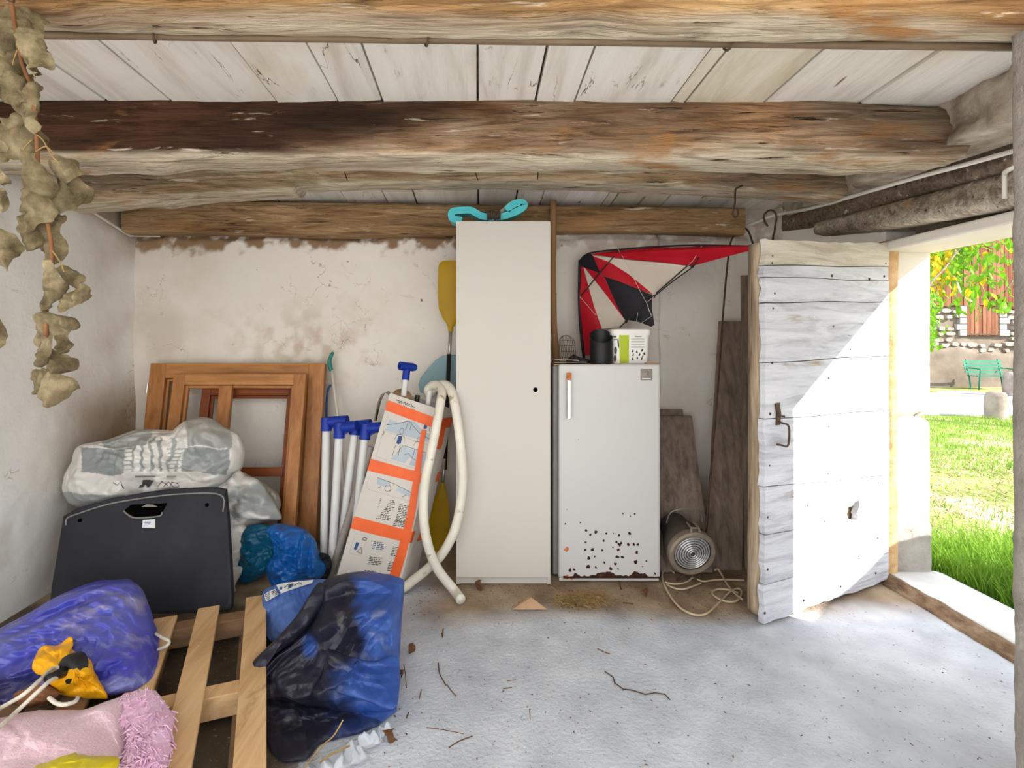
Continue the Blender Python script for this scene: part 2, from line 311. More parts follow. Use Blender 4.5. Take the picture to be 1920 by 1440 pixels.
m_tile = mat('clay_roof', [rgb(120, 78, 60), rgb(150, 104, 82)], 4, rough=.9, bump=.3)
m_greenpaint = mat('green_painted_metal', [rgb(20, 96, 74), rgb(34, 120, 94)], 4, rough=.4, bump=0)
m_leafg = mat('fresh_green_leaf', [rgb(84, 132, 22), rgb(122, 168, 40)], 3, rough=.5, bump=0, transl=.45)
m_leafy = mat('yellow_autumn_leaf', [rgb(176, 148, 16), rgb(200, 176, 36)], 3, rough=.5, bump=0, transl=.45)
m_bark = mat('tree_bark', [rgb(92, 76, 62), rgb(140, 122, 104)], 6, (4, 4, 1), rough=.95, bump=.5)
m_plaster_plain = mat('clean_white_plaster', [rgb(222, 215, 204), rgb(234, 228, 220)], 3, rough=.9, bump=.3, bscale=14, stain=[(rgb(190, 172, 146), 2, .64, .84)])
m_rotten = mat('rotten_brown_wood', [rgb(84, 66, 50), rgb(132, 108, 84), rgb(160, 138, 112)], 14, (3, 1, 1), rough=.95, bump=.7, bscale=40)
m_film = mat('clear_crinkled_sheet', [rgb(214, 220, 228), rgb(236, 240, 244)], 9, rough=.12, spec=.8, bump=.5, bscale=40, alpha=.45)
m_lensring = mat('pale_glass_ring', [rgb(168, 166, 164), rgb(196, 194, 192)], 6, rough=.1, spec=.8, bump=0, metal=.3)

# ================================================================ THE SETTING
def slab(fn, nu, nv, d):
    """closed slab: front surface fn(u,v)->xyz on a grid, back surface shifted by d"""
    u, v = np.meshgrid(np.linspace(0, 1, nu), np.linspace(0, 1, nv)); P = fn(u.ravel(), v.ravel()); B = P+np.asarray(d, float); n = nu*nv
    Fc = []
    for j in range(nv-1):
        for i in range(nu-1):
            a = j*nu+i; Fc.append((a, a+1, a+nu+1, a+nu)); Fc.append((n+a, n+a+nu, n+a+nu+1, n+a+1))
    rim = [i for i in range(nu)]+[j*nu+nu-1 for j in range(1, nv)]+[(nv-1)*nu+i for i in range(nu-2, -1, -1)]+[j*nu for j in range(nv-2, 0, -1)]
    for k in range(len(rim)): a, b = rim[k], rim[(k+1) % len(rim)]; Fc.append((a, n+a, n+b, b))
    return MB().add(np.vstack([P, B]), Fc), P
YB, XL, XR = 3.50, -2.26, 2.24
def ceil_z(y): return np.where(np.asarray(y) < 2.2, 2.31+(2.2-np.asarray(y))*.03, 2.31-(np.asarray(y)-2.2)*.085)
def plane(p0, p1, z0, z1, nrm, amp, fr=2.5, seed=0, extra=None):
    p0, p1, nrm = (np.asarray(q, float) for q in (p0, p1, nrm))
    def fn(u, v):
        P = np.zeros((len(u), 3)); P[:, 0] = lerp(p0[0], p1[0], u); P[:, 1] = lerp(p0[1], p1[1], u); P[:, 2] = lerp(z0, z1, v)
        dd = amp*fbm(P*fr, 4, seed)
        if extra is not None: dd = dd+extra(P)
        P[:, 0] += nrm[0]*dd; P[:, 1] += nrm[1]*dd; return P
    return fn
def recess(P):   # plaster stops in a ragged edge right of the fridge, crumbles under the top beam
    e = 1.19+.012*vnoise(P*9, 3)
    r = -.035*sstep(e-.006, e+.006, P[:, 0])
    rag = 2.0+.05*fbm(P*[7, 7, 0], 3, 5)
    return r-.03*sstep(rag-.03, rag+.01, P[:, 2])
wb, WP = slab(plane((XL-.3, YB), (2.02, YB), -.05, 2.35, (0, -1), .02, seed=2, extra=recess), 440, 230, (0, .3, 0))
nz = fbm(WP*[16, 0, 16], 5, 5); nz2 = fbm(WP*[3, 0, 3]+5, 4, 6)
ragm = sstep(1.905, 1.965, WP[:, 2]+.11*nz+.04*nz2)*sstep(-.0, .25, nz+.35)*(1-.6*sstep(.3, .6, WP[:, 0]))
drt = .55*np.exp(-(((WP[:, 0]+1.15)/.42)**2+((WP[:, 2]-1.3)/.20)**2))*np.clip(nz*2.2+.4, 0, 1)+.35*sstep(-1.5, -2.1, WP[:, 0])*np.clip(nz2*2+.4, 0, 1)+.25*sstep(.55, .2, WP[:, 2])
wc = np.ones((len(WP), 3)); wc = wc*(1-ragm[:, None])+np.array(rgb(160, 132, 106))*ragm[:, None]; drt = np.clip(drt, 0, .9); wc = wc*(1-drt[:, None])+np.array(rgb(196, 170, 138))*drt[:, None]
wb.build('wall_back', m_plaster, None, True, col=np.vstack([wc, wc]), kind='structure', label='old white plastered back wall with dirt and cracks', cat='wall')
wlft, LP = slab(plane((-2.14, -.55), (XL, YB+.1), -.05, 2.4, (1, 0), .02, seed=4), 300, 160, (-.3, 0, 0))
n1 = fbm(LP*3, 4, 3); d1 = np.clip(.75*sstep(2.6, 3.1, LP[:, 1]+.25*n1)*sstep(1.15, .85, LP[:, 2]+.15*n1)+.35*sstep(2.9, 3.4, LP[:, 1])*np.clip(.4+2*n1, 0, 1)+.5*sstep(1.95, 2.15, LP[:, 2]+.12*n1), 0, 1)  # wall turns browner low in the far corner and along its top
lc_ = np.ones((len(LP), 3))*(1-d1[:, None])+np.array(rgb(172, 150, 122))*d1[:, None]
wlft.build('wall_left', m_plaster_white, None, True, col=np.vstack([lc_, lc_]), kind='structure', label='white plastered left wall with stains, browner low beside the sacks', cat='wall')
# right wall: pier behind the door, near part, masonry above the lintels
mb = MB().prism([(2.0, YB+.3, -.05), (2.0, YB, -.05), (2.10, 3.2, -.05), (2.24, 3.0, -.05), (2.45, 2.99, -.05), (2.45, YB+.3, -.05)], (0, 0, 2.4))
mb.build('wall_right', m_plaster_plain, None, False, kind='structure', label='white plastered pier behind the open door', cat='wall')
mb = MB().box((XR, -.55, -.05), (2.5, 1.89, 2.4)); mb.build('wall_right_near', m_plaster_plain, None, False, kind='structure', label='right wall beside the doorway behind the cement post', cat='wall')
ms, _ = slab(plane((1.97, 1.2), (1.97, YB), 2.12, 2.42, (-1, 0), .09, 7, seed=8), 120, 20, (.6, 0, 0))
ms.build('wall_over_door', m_plaster_dark, None, True, kind='structure', label='rough crumbling masonry above the doorway lintels', cat='wall')
# white jamb of the doorway: reveal facing the room, with a broken course and a stone block at its foot
def jamb(u, v):
    P = np.zeros((len(u), 3)); P[:, 0] = lerp(2.25, 2.512, u); P[:, 1] = 2.95; P[:, 2] = lerp(.30, 1.92, v)
    dd = .006*fbm(P*6, 3, 1)
    g = np.exp(-((P[:, 2]-(.885+.02*fbm(P*[9, 0, 0], 2, 4)))/.022)**2)
    P[:, 1] += dd+.035*g+.02*g*vnoise(P*40, 2); P[:, 0] -= .03*g*(u > .8)
    P[:, 1] += .02*sstep(.93, 1, u); return P
jb, _ = slab(jamb, 40, 150, (0, .55, 0)); jb.build('wall_jamb', m_plaster_plain, None, True, kind='structure', label='bright white jamb of the doorway lit by the sun', cat='wall')
def jfoot(u, v):
    P = np.zeros((len(u), 3)); P[:, 0] = lerp(2.27, 2.50, u); P[:, 1] = 2.935; P[:, 2] = lerp(-.04, .305, v)
    P[:, 1] -= .014*fbm(P*12, 4, 6)-.012*sstep(.9, 1, np.abs(u*2-1))-.012*sstep(.9, 1, np.abs(v*2-1)); return P
jf, _ = slab(jfoot, 40, 40, (0, .5, 0)); jf.build('jamb_foot_stone', m_stone_pale, None, True, kind='structure', label='rough grey stone block at the foot of the door jamb', cat='stone')
# floor with dirt drifts along the back wall
def floorfn(u, v):
    P = np.zeros((len(u), 3)); P[:, 0] = lerp(-2.4, 2.45, u); P[:, 1] = lerp(-.55, 3.6, v); P[:, 2] = -.006+.006*fbm(P*1.2, 3, 1)+.0018*fbm(P*22, 3, 2); return P
fl, FP = slab(floorfn, 400, 360, (0, 0, -.1))
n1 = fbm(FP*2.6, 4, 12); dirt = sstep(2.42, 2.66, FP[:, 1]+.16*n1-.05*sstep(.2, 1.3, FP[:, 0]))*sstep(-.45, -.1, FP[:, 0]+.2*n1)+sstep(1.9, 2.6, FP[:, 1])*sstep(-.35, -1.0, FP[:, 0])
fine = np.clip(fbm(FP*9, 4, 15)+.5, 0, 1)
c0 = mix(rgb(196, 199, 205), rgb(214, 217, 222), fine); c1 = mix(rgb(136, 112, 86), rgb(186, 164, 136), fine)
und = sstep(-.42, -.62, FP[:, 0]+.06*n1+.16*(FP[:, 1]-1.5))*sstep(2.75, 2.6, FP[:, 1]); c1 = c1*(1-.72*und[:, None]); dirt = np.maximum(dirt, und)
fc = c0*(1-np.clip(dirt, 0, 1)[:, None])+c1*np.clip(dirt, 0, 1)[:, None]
def crack(path, w):      # a crack line: distance of floor points to a polyline
    d = np.full(len(FP), 9.)
    for a, b in zip(path[:-1], path[1:]):
        a, b = np.array(a), np.array(b); ab = b-a; t = np.clip(((FP[:, :2]-a)@ab)/(ab@ab), 0, 1); d = np.minimum(d, np.linalg.norm(FP[:, :2]-(a+t[:, None]*ab), axis=1))
    return np.clip(1-d/w, 0, 1)
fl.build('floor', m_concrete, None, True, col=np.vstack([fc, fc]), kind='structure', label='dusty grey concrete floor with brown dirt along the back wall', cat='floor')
crk = [G(*p)[:2] for p in ((1134, 1257), (1150, 1268), (1152, 1278), (1168, 1290), (1185, 1292), (1210, 1300), (1228, 1297), (1247, 1300), (1256, 1310))]
mb = MB().tube([(p[0], p[1], -.0035) for p in crk], .0022, 5); mb.build('floor_crack', m_iron, None, kind='structure', label='thin dark crack in the concrete floor', cat='crack')
# ceiling: deck with individual boards under it
def deck(u, v):
    P = np.zeros((len(u), 3)); P[:, 0] = lerp(-2.5, 2.6, u); P[:, 1] = lerp(-.6, 3.8, v); P[:, 2] = ceil_z(P[:, 1])+.03; return P
dk, _ = slab(deck, 4, 40, (0, 0, .08)); ceiling = dk.build('ceiling', m_darkwood, None, kind='structure', label='ceiling of whitewashed boards laid across the beams', cat='ceiling')
edges = [-2.45, -1.93, -1.54, -1.27, -.835, -.585, -.397, 0, .235, .40, .80, .86, 1.188, 1.597, 1.97, 2.5]
for k, (a, b) in enumerate(zip(edges[:-1], edges[1:])):
    g = .0065 if k not in (4, 7, 9) else .0025; g2 = .0065 if k not in (3, 6, 8) else .0018
    ny = 34; ys = np.linspace(-.58, 3.62, ny); V = []; tl = random.uniform(-.004, .004); dz = random.uniform(0, .006)
    for y in ys:
        w1 = .003*math.sin(y*2.1+k)+.002*math.sin(y*5.3+2*k)
        for (x, e) in ((a+g+w1*.3, tl), (lerp(a, b, .5), 0), (b-g+w1*.3, -tl)): V.append((x, y, ceil_z(y)+e-dz))
    mb = MB(); T = np.array(V); B = T+[0, 0, .024]; n = len(T); Fc = []
    for j in range(ny-1):
        for i in range(2): q = j*3+i; Fc += [(q, q+3, q+4, q+1), (n+q, n+q+1, n+q+4, n+q+3)]
        Fc += [(j*3, n+j*3, n+j*3+3, j*3+3), (j*3+2, j*3+5, n+j*3+5, n+j*3+2)]
    Fc += [(0, 1, n+1, n), (1, 2, n+2, n+1)]; e = (ny-1)*3; Fc += [(e, n+e, n+e+1, e+1), (e+1, n+e+1, n+e+2, e+2)]
    mb.add(np.vstack([T, B]), Fc).build('board', m_board2 if k in (10, 11, 14) else m_board, ceiling)

# ---------------------------------------------------------------- beams
def beam(name, x0, x1, yf, yb, ztop, zbot, colfn, label, seed, nx=260, nr=44, amp=.016, skew=0, mat_=None):
    """log along x; yf,yb front and back faces; ztop,zbot functions of x"""
    xs = np.linspace(x0, x1, nx); th = np.linspace(0, 2*math.pi, nr, endpoint=False); V = []; par = []
    for x in xs:
        t = (x-x0)/(x1-x0); zt, zb = ztop(x), zbot(x); cy, cz = (yf+yb)/2+skew*(t-.5), (zt+zb)/2; ry, rz = (yb-yf)/2, (zt-zb)/2
        for a in th:
            c, s = math.cos(a), math.sin(a); e = .42
            V.append((x, cy+ry*math.copysign(abs(c)**e, c), cz+rz*math.copysign(abs(s)**e, s))); par.append((x, c, s))
    V = np.array(V); par = np.array(par)
    q = np.column_stack([V[:, 0]*1.3, V[:, 1]*9, V[:, 2]*9]); d = amp*fbm(q, 4, seed)+amp*.9*np.abs(fbm(np.column_stack([V[:, 0]*3, V[:, 1]*22, V[:, 2]*22]), 4, seed+9))-amp*.3
    rs = np.random.RandomState(seed)
    for _ in range(9):          # knots
        kx = rs.uniform(x0, x1); ka = rs.uniform(math.pi*.75, math.pi*1.75); dist2 = ((V[:, 0]-kx)/.09)**2+((np.arctan2(par[:, 2], par[:, 1]) % (2*math.pi)-ka)/.35)**2
        d += rs.choice([-.012, .012, .016])*np.exp(-dist2)
    V[:, 1] += par[:, 1]*d; V[:, 2] += par[:, 2]*d
    mb = MB().grid(V, nr, nx, wrapu=True); mb.f.append(tuple(range(nr))); mb.f.append(tuple((nx-1)*nr+k for k in range(nr-1, -1, -1)))
    C = colfn(V, par, q)
    return mb.build(name, mat_ or m_beam, None, 60, col=C, label=label, cat='beam', group='ceiling beams')
tan, pale, grey, brown, umber, orange = rgb(196, 160, 112), rgb(222, 208, 184), rgb(164, 148, 128), rgb(120, 86, 56), rgb(58, 40, 30), rgb(196, 140, 88)
def col1(V, par, q):
    n = fbm(q*[1.0, .5, .5], 4, 3); w = np.clip(.5+1.2*n, 0, 1); c = mix(rgb(150, 108, 66), rgb(206, 168, 118), w)
    n2 = sstep(.1, .35, fbm(q*[.7, .3, .3]+9, 4, 8)); c = c*(1-n2[:, None])+np.array(brown)*n2[:, None]
    u = sstep(-.75, -.95, par[:, 2]+.15*n)*sstep(-.55, .25, par[:, 1]+.8*n); return c*(1-u[:, None])+np.array(pale)*u[:, None]
def col2(V, par, q):
    n = fbm(q*[1.2, .6, .6], 4, 21); w = np.clip(.5+1.3*n, 0, 1)
    dark = mix(umber, rgb(96, 64, 44), w); warm = mix(orange, pale, w)
    x = V[:, 0]; k = sstep(-.75, .75, x+.9*n+.9*sstep(2.24, 2.05, V[:, 2])*sstep(-1.2, -.2, x)); c = dark*(1-k[:, None])+warm*k[:, None]
    b2 = sstep(.05, .3, fbm(q*[.8, .4, .4]+4, 4, 31))*sstep(-.5, .5, x); c = c*(1-.75*b2[:, None])+np.array(brown)*.75*b2[:, None]
    e = sstep(1.0, 1.5, x)*sstep(2.17, 2.25, V[:, 2]); c = c*(1-.6*e[:, None])+np.array(grey)*.6*e[:, None]*.7
    u = sstep(2.105, 2.075, V[:, 2]+.02*n+.02*(x < -1.2)*0); return c*(1-u[:, None])+np.array(pale)*u[:, None]
def col3(V, par, q):
    n = fbm(q, 4, 41); w = np.clip(.5+1.3*n, 0, 1); c = mix(rgb(170, 138, 102), rgb(206, 182, 148), w)
    b2 = sstep(.05, .35, fbm(q*[.6, .4, .4]+4, 4, 51)); c = c*(1-.6*b2[:, None])+np.array(rgb(128, 112, 96))*.6*b2[:, None]
    u = sstep(-.45, -.75, par[:, 2]+.15*n); return c*(1-u[:, None])+np.array(pale)*u[:, None]
def col4(V, par, q):
    n = fbm(q, 4, 61); w = np.clip(.5+1.3*n, 0, 1); return mix(rgb(150, 116, 80), rgb(190, 158, 118), w)
beam('ceiling_beam', -2.4, 2.45, 1.27, 1.455, lambda x: 2.36, lambda x: 2.116-.012*x, col1, 'pale tan log beam nearest the camera, along the top of the picture', 3)
beam('ceiling_beam', -2.45, 2.03, 2.2, 2.44, lambda x: 2.335-.035*sstep(1.2, 2.0, x), lambda x: 2.05+.022*math.sin((x+2.3)*.75)+.03*sstep(1.6, 2.0, x), col2, 'thick beam with dark brown left half and orange right half', 5, amp=.022)
def z3(x): return 2.172-.09*(abs(x+.05)/2.0)**2.2-.02*sstep(-1.05, -1.0, -abs(x+1.6))*0-(.028 if x < -1.0 else 0)
beam('ceiling_beam', -2.5, 2.0, 2.88, 3.08, lambda x: 2.30, z3, col3, 'arched beige beam between the dark beam and the back wall', 9, amp=.012)
beam('ceiling_beam', -2.22, 1.66, 3.31, 3.5, lambda x: 2.172-.012*x, lambda x: 1.985+.01*math.sin(x*2), col4, 'thin brown beam resting along the top of the back wall', 13, amp=.012)
# lintels along the right wall above the doorway
def lintel(name, a, b, z0, z1, w, c0, c1, label, seed, taper=0.):
    a, b = np.array(a, float), np.array(b, float); d = b-a; L = np.linalg.norm(d); d /= L; nrm = np.array([-d[1], d[0]]); nx, nr = 90, 36; V = []; par = []
    for i in range(nx):
        t = i/(nx-1); c = a+d*L*t; zb = z0+taper*(1-t)**2
        for k in range(nr):
            q = 2*math.pi*k/nr; cc, ss = math.cos(q), math.sin(q)
            o = w/2*math.copysign(abs(cc)**.4, cc); zz = (zb+z1)/2+(z1-zb)/2*math.copysign(abs(ss)**.4, ss); p = c+nrm*o; V.append((p[0], p[1], zz)); par.append((nrm[0]*cc, nrm[1]*cc, ss))
    V = np.array(V); par = np.array(par); al = (V[:, :2]-a)@d; q = np.column_stack([al*1.5, (V[:, :2]-a)@nrm*10, V[:, 2]*10]); V = V+par*(.016*fbm(q, 4, seed)+.012*np.abs(fbm(q*[2, 2, 2], 4, seed+3)))[:, None]
    C = mix(c0, c1, np.clip(.5+1.4*fbm(q, 4, seed+7), 0, 1)); mb = MB().grid(V, nr, nx, wrapu=True); mb.f.append(tuple(range(nr))); mb.f.append(tuple((nx-1)*nr+k for k in range(nr-1, -1, -1)))
    return mb.build(name, m_beam, None, 60, col=C, label=label, cat='beam', group='doorway lintels')
lintel('lintel_beam', (2.10, 3.52), (2.36, 1.7), 2.02, 2.165, .2, rgb(96, 82, 70), rgb(150, 132, 114), 'dark grey upper lintel beam carrying the white conduit', 71)
lintel('lintel_beam', (2.13, 3.22), (2.40, 1.7), 1.86, 2.02, .22, rgb(150, 136, 118), rgb(214, 202, 184), 'pale weathered lower lintel beam over the doorway', 81, taper=.09)
MB().box((2.22, 1.7, 1.80), (2.525, 3.3, 1.855)).build('trim_1', m_plaster_plain, None, bevel=.01, kind='structure', label='pale plastered soffit of the doorway', cat='trim')
MB().box((2.42, 1.0, 1.84), (2.53, 3.6, 2.5)).build('wall_outer_right', m_plaster_dark, None, kind='structure', label='outer masonry over the doorway', cat='wall')
# wooden frame strip between the door and the jamb
def strip(u, v):
    P = np.zeros((len(u), 3)); P[:, 0] = lerp(2.226, 2.290, u)+.010*fbm(np.column_stack([v*6, v*0, v*0]), 3, 2); P[:, 1] = 2.908-.01*(1-(2*u-1)**2); P[:, 2] = lerp(0, 1.86, v); P[:, 1] += .008*fbm(P*[20, 20, 4], 3, 3); return P
st, _ = slab(strip, 8, 90, (0, .06, 0)); st.build('trim_2', m_pallet, None, True, kind='structure', label='brown wooden frame strip between door and jamb', cat='trim')
# threshold
def sillfn(u, v):
    P = np.zeros((len(u), 3)); P[:, 0] = lerp(2.245, 2.56, u); P[:, 1] = lerp(1.6, 2.94, v); P[:, 2] = .045+.004*fbm(P*5, 3, 2)-.015*sstep(.85, 1, u); return P
sl, _ = slab(sillfn, 16, 60, (0, 0, -.12)); sl.build('threshold', m_sill, None, True, kind='structure', label='pale cement threshold of the doorway', cat='threshold')
def rot(u, v):
    P = np.zeros((len(u), 3)); P[:, 0] = lerp(2.19, 2.245, u); P[:, 1] = lerp(1.6, 2.93, v); P[:, 2] = lerp(.006, .044, sstep(.1, .8, u)); P[:, 2] += .010*fbm(P*[30, 12, 1], 3, 7); P[:, 0] += .012*fbm(P*[0, 9, 0], 3, 8); return P
rt, _ = slab(rot, 10, 110, (0, 0, -.03)); rt.build('trim_3', m_rotten, None, True, kind='structure', label='rotten brown wooden edge along the threshold', cat='trim')
# cement post
def postfn():
    V = []; nz, nr = 110, 32; 
    for j in range(nz):
        z = lerp(-.01, 2.14, j/(nz-1))
        for k in range(nr):
            q = 2*math.pi*k/nr; c, s = math.cos(q), math.sin(q); V.append((1.545+.165*math.copysign(abs(c)**.3, c)+.004*(2.1-z), 1.30+.105*math.copysign(abs(s)**.3, s), z))
    V = np.array(V); V[:, :2] += (.007*fbm(V*9, 4, 1)+.003*fbm(V*45, 2, 5))[:, None]*np.array([-1, .5])
    mb = MB().grid(V, nr, nz, wrapu=True); mb.f.append(tuple(range(nr))); return mb
postfn().build('support_post', m_post, None, 50, label='grey cement post standing at the right edge of the picture', cat='post')

# ---------------------------------------------------------------- the plank door
dH, dN = np.array([2.225, 2.925]), np.array([1.300, 2.475]); dd_ = dN-dH; DL = np.linalg.norm(dd_); dd_ /= DL; dn_ = np.array([-dd_[1], dd_[0]]);
if dn_[1] > 0: dn_ = -dn_           # normal towards the camera
def D(s, z, o=0.): p = dH+dd_*s*DL+dn_*o; return np.array([p[0], p[1], z])
door = thing('door_1', (dH[0], dH[1], 0), 'weathered grey plank door standing open against the jamb', 'door', kind='structure')
seams = [(1.781, 1.845), (1.66, 1.715), (1.6076, 1.636), (1.4886, 1.525), (1.211, 1.2336), (.950, .936), (.640, .581), (.42, .36), (.192, .16), (.008, .012)]
rs = np.random.RandomState(5)
for i in range(9):
    (n1_, f1_), (n0_, f0_) = seams[i], seams[i+1]; g = .0022; P = []; ns = 26
    end = 1.0+rs.uniform(-.012, .008); t0 = .028+rs.uniform(-.002, .002)
    top = [(s, lerp(f1_, n1_, s)-g+.0025*math.sin(s*9+i)+(.012*rs.uniform(-1, .4) if i == 0 else 0)*.6) for s in np.linspace(.010, end, ns)]
    bot = [(s, lerp(f0_, n0_, s)+g+.0025*math.sin(s*9+i+1)+(.012*rs.uniform(-.2, 1) if i == 8 else 0)*.6) for s in np.linspace(end+rs.uniform(-.006, .006), .010, ns)]
    side = [(end+rs.uniform(-.010, .006), lerp(top[-1][1], bot[0][1], k/5)) for k in range(1, 5)]
    loop = top+side+bot
    mb = MB()
    if i == 6:       # the plank with the broken hole
        sh, zh = .422, .52
        pv = D(0, 0)
        # locate hole centre from its photo position
        for s_ in np.linspace(.2, .7, 400):
            p = D(s_, .5); 
            if abs((p[0]/p[1]*F+CX)-1588) < 1.2: sh = s_; zh = H+(CY-958)/F*p[1]; break
        m = len(loop); ang = [math.atan2(z-zh, (s-sh)*DL) for s, z in loop]; hr = np.random.RandomState(3)
        inner = []
        for a in ang:
            r = .047*(1+.28*math.sin(3*a+1)+.25*hr.uniform(-1, 1)*(1 if math.sin(a) < 0 else .3)); inner.append((sh+1.1*r*math.cos(a)/DL, zh+r*1.15*math.sin(a)))
        V = [D(s, z, t0) for s, z in loop]+[D(s, z, t0) for s, z in inner]+[D(s, z, 0) for s, z in loop]+[D(s, z, 0) for s, z in inner]
        Fc = []
        for k in range(m):
            j = (k+1) % m; Fc += [(k, m+k, m+j, j), (2*m+k, 2*m+j, 3*m+j, 3*m+k), (k, j, 2*m+j, 2*m+k), (m+k, 3*m+k, 3*m+j, m+j)]
        mb.add(V, Fc)
    else:
        V = [D(s, z, t0) for s, z in loop]; B_ = [D(s, z, 0) for s, z in loop]; m = len(loop)
        Fc = [tuple(range(m)), tuple(range(2*m-1, m-1, -1))]+[(k, m+k, m+(k+1) % m, (k+1) % m) for k in range(m)]; mb.add(np.vstack([V, B_]), Fc)
    mb.build('plank', m_doortop if i == 0 else m_doorwood, door)
def backplank(s0, s1, z0, z1, o0, o1, seed):
    def fn(u, v):
        P = np.array([D(lerp(s0, s1, a), lerp(z0, z1, b), o1) for a, b in zip(u, v)]); d = .006*fbm(P*[14, 14, 3], 3, seed)+.010*fbm(P*[3, 3, 2.2], 2, seed+1)*(u > .5); P[:, 0] += dd_[0]*d; P[:, 1] += dd_[1]*d; return P
    return slab(fn, 10, 70, [dn_[0]*(o0-o1), dn_[1]*(o0-o1), 0])[0]
for k, (s0, s1) in enumerate(((.0, .24), (.245, .49), (.495, .74), (.745, .93))): backplank(s0, s1, .03, 1.78, -.045, -.012, k).build('back_plank', m_rawwood, door, True)
backplank(.93, .992, .035, 1.77, -.062, -.004, 20).build('edge_batten', m_rawwood, door, True)
for (px, py) in ((1449, 480), (1448, 493), (1453, 550), (1450, 578), (1449, 680), (1445, 776), (1443, 873), (1440, 970), (1440, 1068), (1435, 1150), (1661, 494), (1561, 517), (1631, 523), (1659, 518), (1563, 612), (1555, 709), (1646, 1009), (1611, 1043), (1643, 1075), (1577, 1100), (1508, 1126), (1595, 655), (1554, 800), (1553, 888), (1647, 905), (1547, 978), (1515, 948)):
    lo, hi = 0., 1.
    for _ in range(30):
        s_ = (lo+hi)/2; p = D(s_, 1, .03)
        if p[0]/p[1]*F+CX > px: lo = s_
        else: hi = s_
    p = D(s_, H+(CY-py)/F*p[1], .027); MB().lathe([(0, .004), (.005, .003), (.0075, .0), (.006, -.004)], p, (dn_[0], dn_[1], 0), 8).build('nail', m_iron, door)
def dpt(px, py, o=.03):
    lo, hi = -.1, 1.1
    for _ in range(30):
        s_ = (lo+hi)/2; p = D(s_, 1, o)
        if p[0]/p[1]*F+CX > px: lo = s_
        else: hi = s_
    return D(s_, H+(CY-py)/F*p[1], o)
lt = MB().prism([dpt(1452, 757, .028), dpt(1459, 755, .028), dpt(1462, 775, .028), dpt(1460, 796, .028), dpt(1453, 797, .028), dpt(1455, 775, .028)], (dn_[0]*.008, dn_[1]*.008, 0)).build('latch_plate', m_iron, door)
MB().tube([dpt(1458, 779, .03), dpt(1472, 781, .055)], .004, 8).build('latch_pin', m_iron, door)
MB().tube(smooth_path([dpt(1458, 790, .028), dpt(1466, 793, .05), dpt(1478, 798, .055), dpt(1480, 816, .055), dpt(1477, 836, .055), dpt(1466, 835, .05), dpt(1456, 833, .028)], 5), .0045, 8).build('pull_handle', m_iron, door, True)

# ---------------------------------------------------------------- conduits, pipe, hooks
MB().tube(smooth_path([(-2.14, 1.6, 2.29), W(0, 290, 2.41)+[.02, 0, 0], W(125, 366, 2.84), W(236, 437, 3.38), W(248, 441, 3.44), W(300, 442, 3.45)], 6), .009, 10).build('electric_conduit', m_conduit, None, True, label='thin white conduit running down the left wall to the corner', cat='conduit')
MB().tube(smooth_path([W(1370, 437, 3.44), W(1440, 408, 3.42), W(1475, 399, 3.36), W(1530, 388, 3.10), W(1700, 338, 2.54), W(1830, 303, 2.22), W(1960, 266, 1.98)], 6), .010, 10).build('electric_conduit', m_conduit, None, True, label='white conduit fixed along the dark lintel beam', cat='conduit')
MB().tube(smooth_path([W(1884, 372, 1.44), W(1884, 330, 1.44), W(1886, 322, 1.42), W(1905, 313, 1.38), W(1990, 285, 1.30)], 6), .006, 8).build('electric_conduit', m_conduit, None, True, label='short white conduit bending round the cement post', cat='conduit')
pp = [np.array([x, 1.44, 2.137-.0125*(x+1.15)]) for x in np.linspace(-2.14, 2.2, 20)]
MB().tube(pp, .0105, 12).build('ceiling_pipe', m_pipe, None, True, label='brown metal pipe hanging under the nearest beam', cat='pipe')
for px, py, d_ in ((290, 58, 'left'), (800, 64, 'middle'), (1365, 72, 'right')):
    b_ = W(px, py+8, 1.436); m = MB()
    m.tube(smooth_path([b_+[0, -.01, .035], b_+[.004, -.016, .015], b_+[.006, -.016, -.012], b_+[0, 0, -.02], b_+[-.005, .014, -.006], b_+[-.003, .012, .02], b_+[.012, -.004, .03], b_+[.02, -.012, .015]], 5), .0034, 6)
    m.build('wire_tie', m_iron, None, True, label=f'rusty wire tie holding the ceiling pipe, {d_} of three', cat='wire', group='wire ties on the ceiling pipe')
MB().tube(smooth_path([W(1394, 347, 2.90), W(1386, 351, 2.86), W(1379, 356, 2.84), W(1378, 380, 2.83), W(1374, 400, 2.82), W(1379, 408, 2.82), W(1384, 400, 2.82), W(1381, 390, 2.82)], 6), .005, 8).build('iron_hook', m_iron, None, True, label='rusty iron hook hanging from the arched beam above the kite', cat='hook')
for px, py, dx, w_ in ((646, 322, 5, 'left of the paddle'), (891, 322, 5, 'above the swing seat'), (1009, 320, -1, 'above the right side of the cabinet')):
    MB().tube([W(px, py, 2.88), W(px+dx, py+16, 2.84)], .0028, 6).build('beam_nail', m_iron, None, label=f'thin rusty nail sticking out of the arched beam {w_}', cat='nail', group='nails in the arched beam')
m = MB(); c = W(842, 437, 3.42)
m.tube([c+.028*np.array([math.cos(a), 0, math.sin(a)*1.0]) for a in np.linspace(0, 2*math.pi, 20, endpoint=False)], .006, 8, closed=True)
rg = thing('iron_ring', c+[0, .06, -.03], 'rusty iron tether ring on the back wall beside the cabinet top', 'ring'); m.build('ring', m_iron, rg, True); MB().tube([c+[0, .09, .03], c+[0, .0, .026]], .009, 8).build('staple', m_iron, rg)

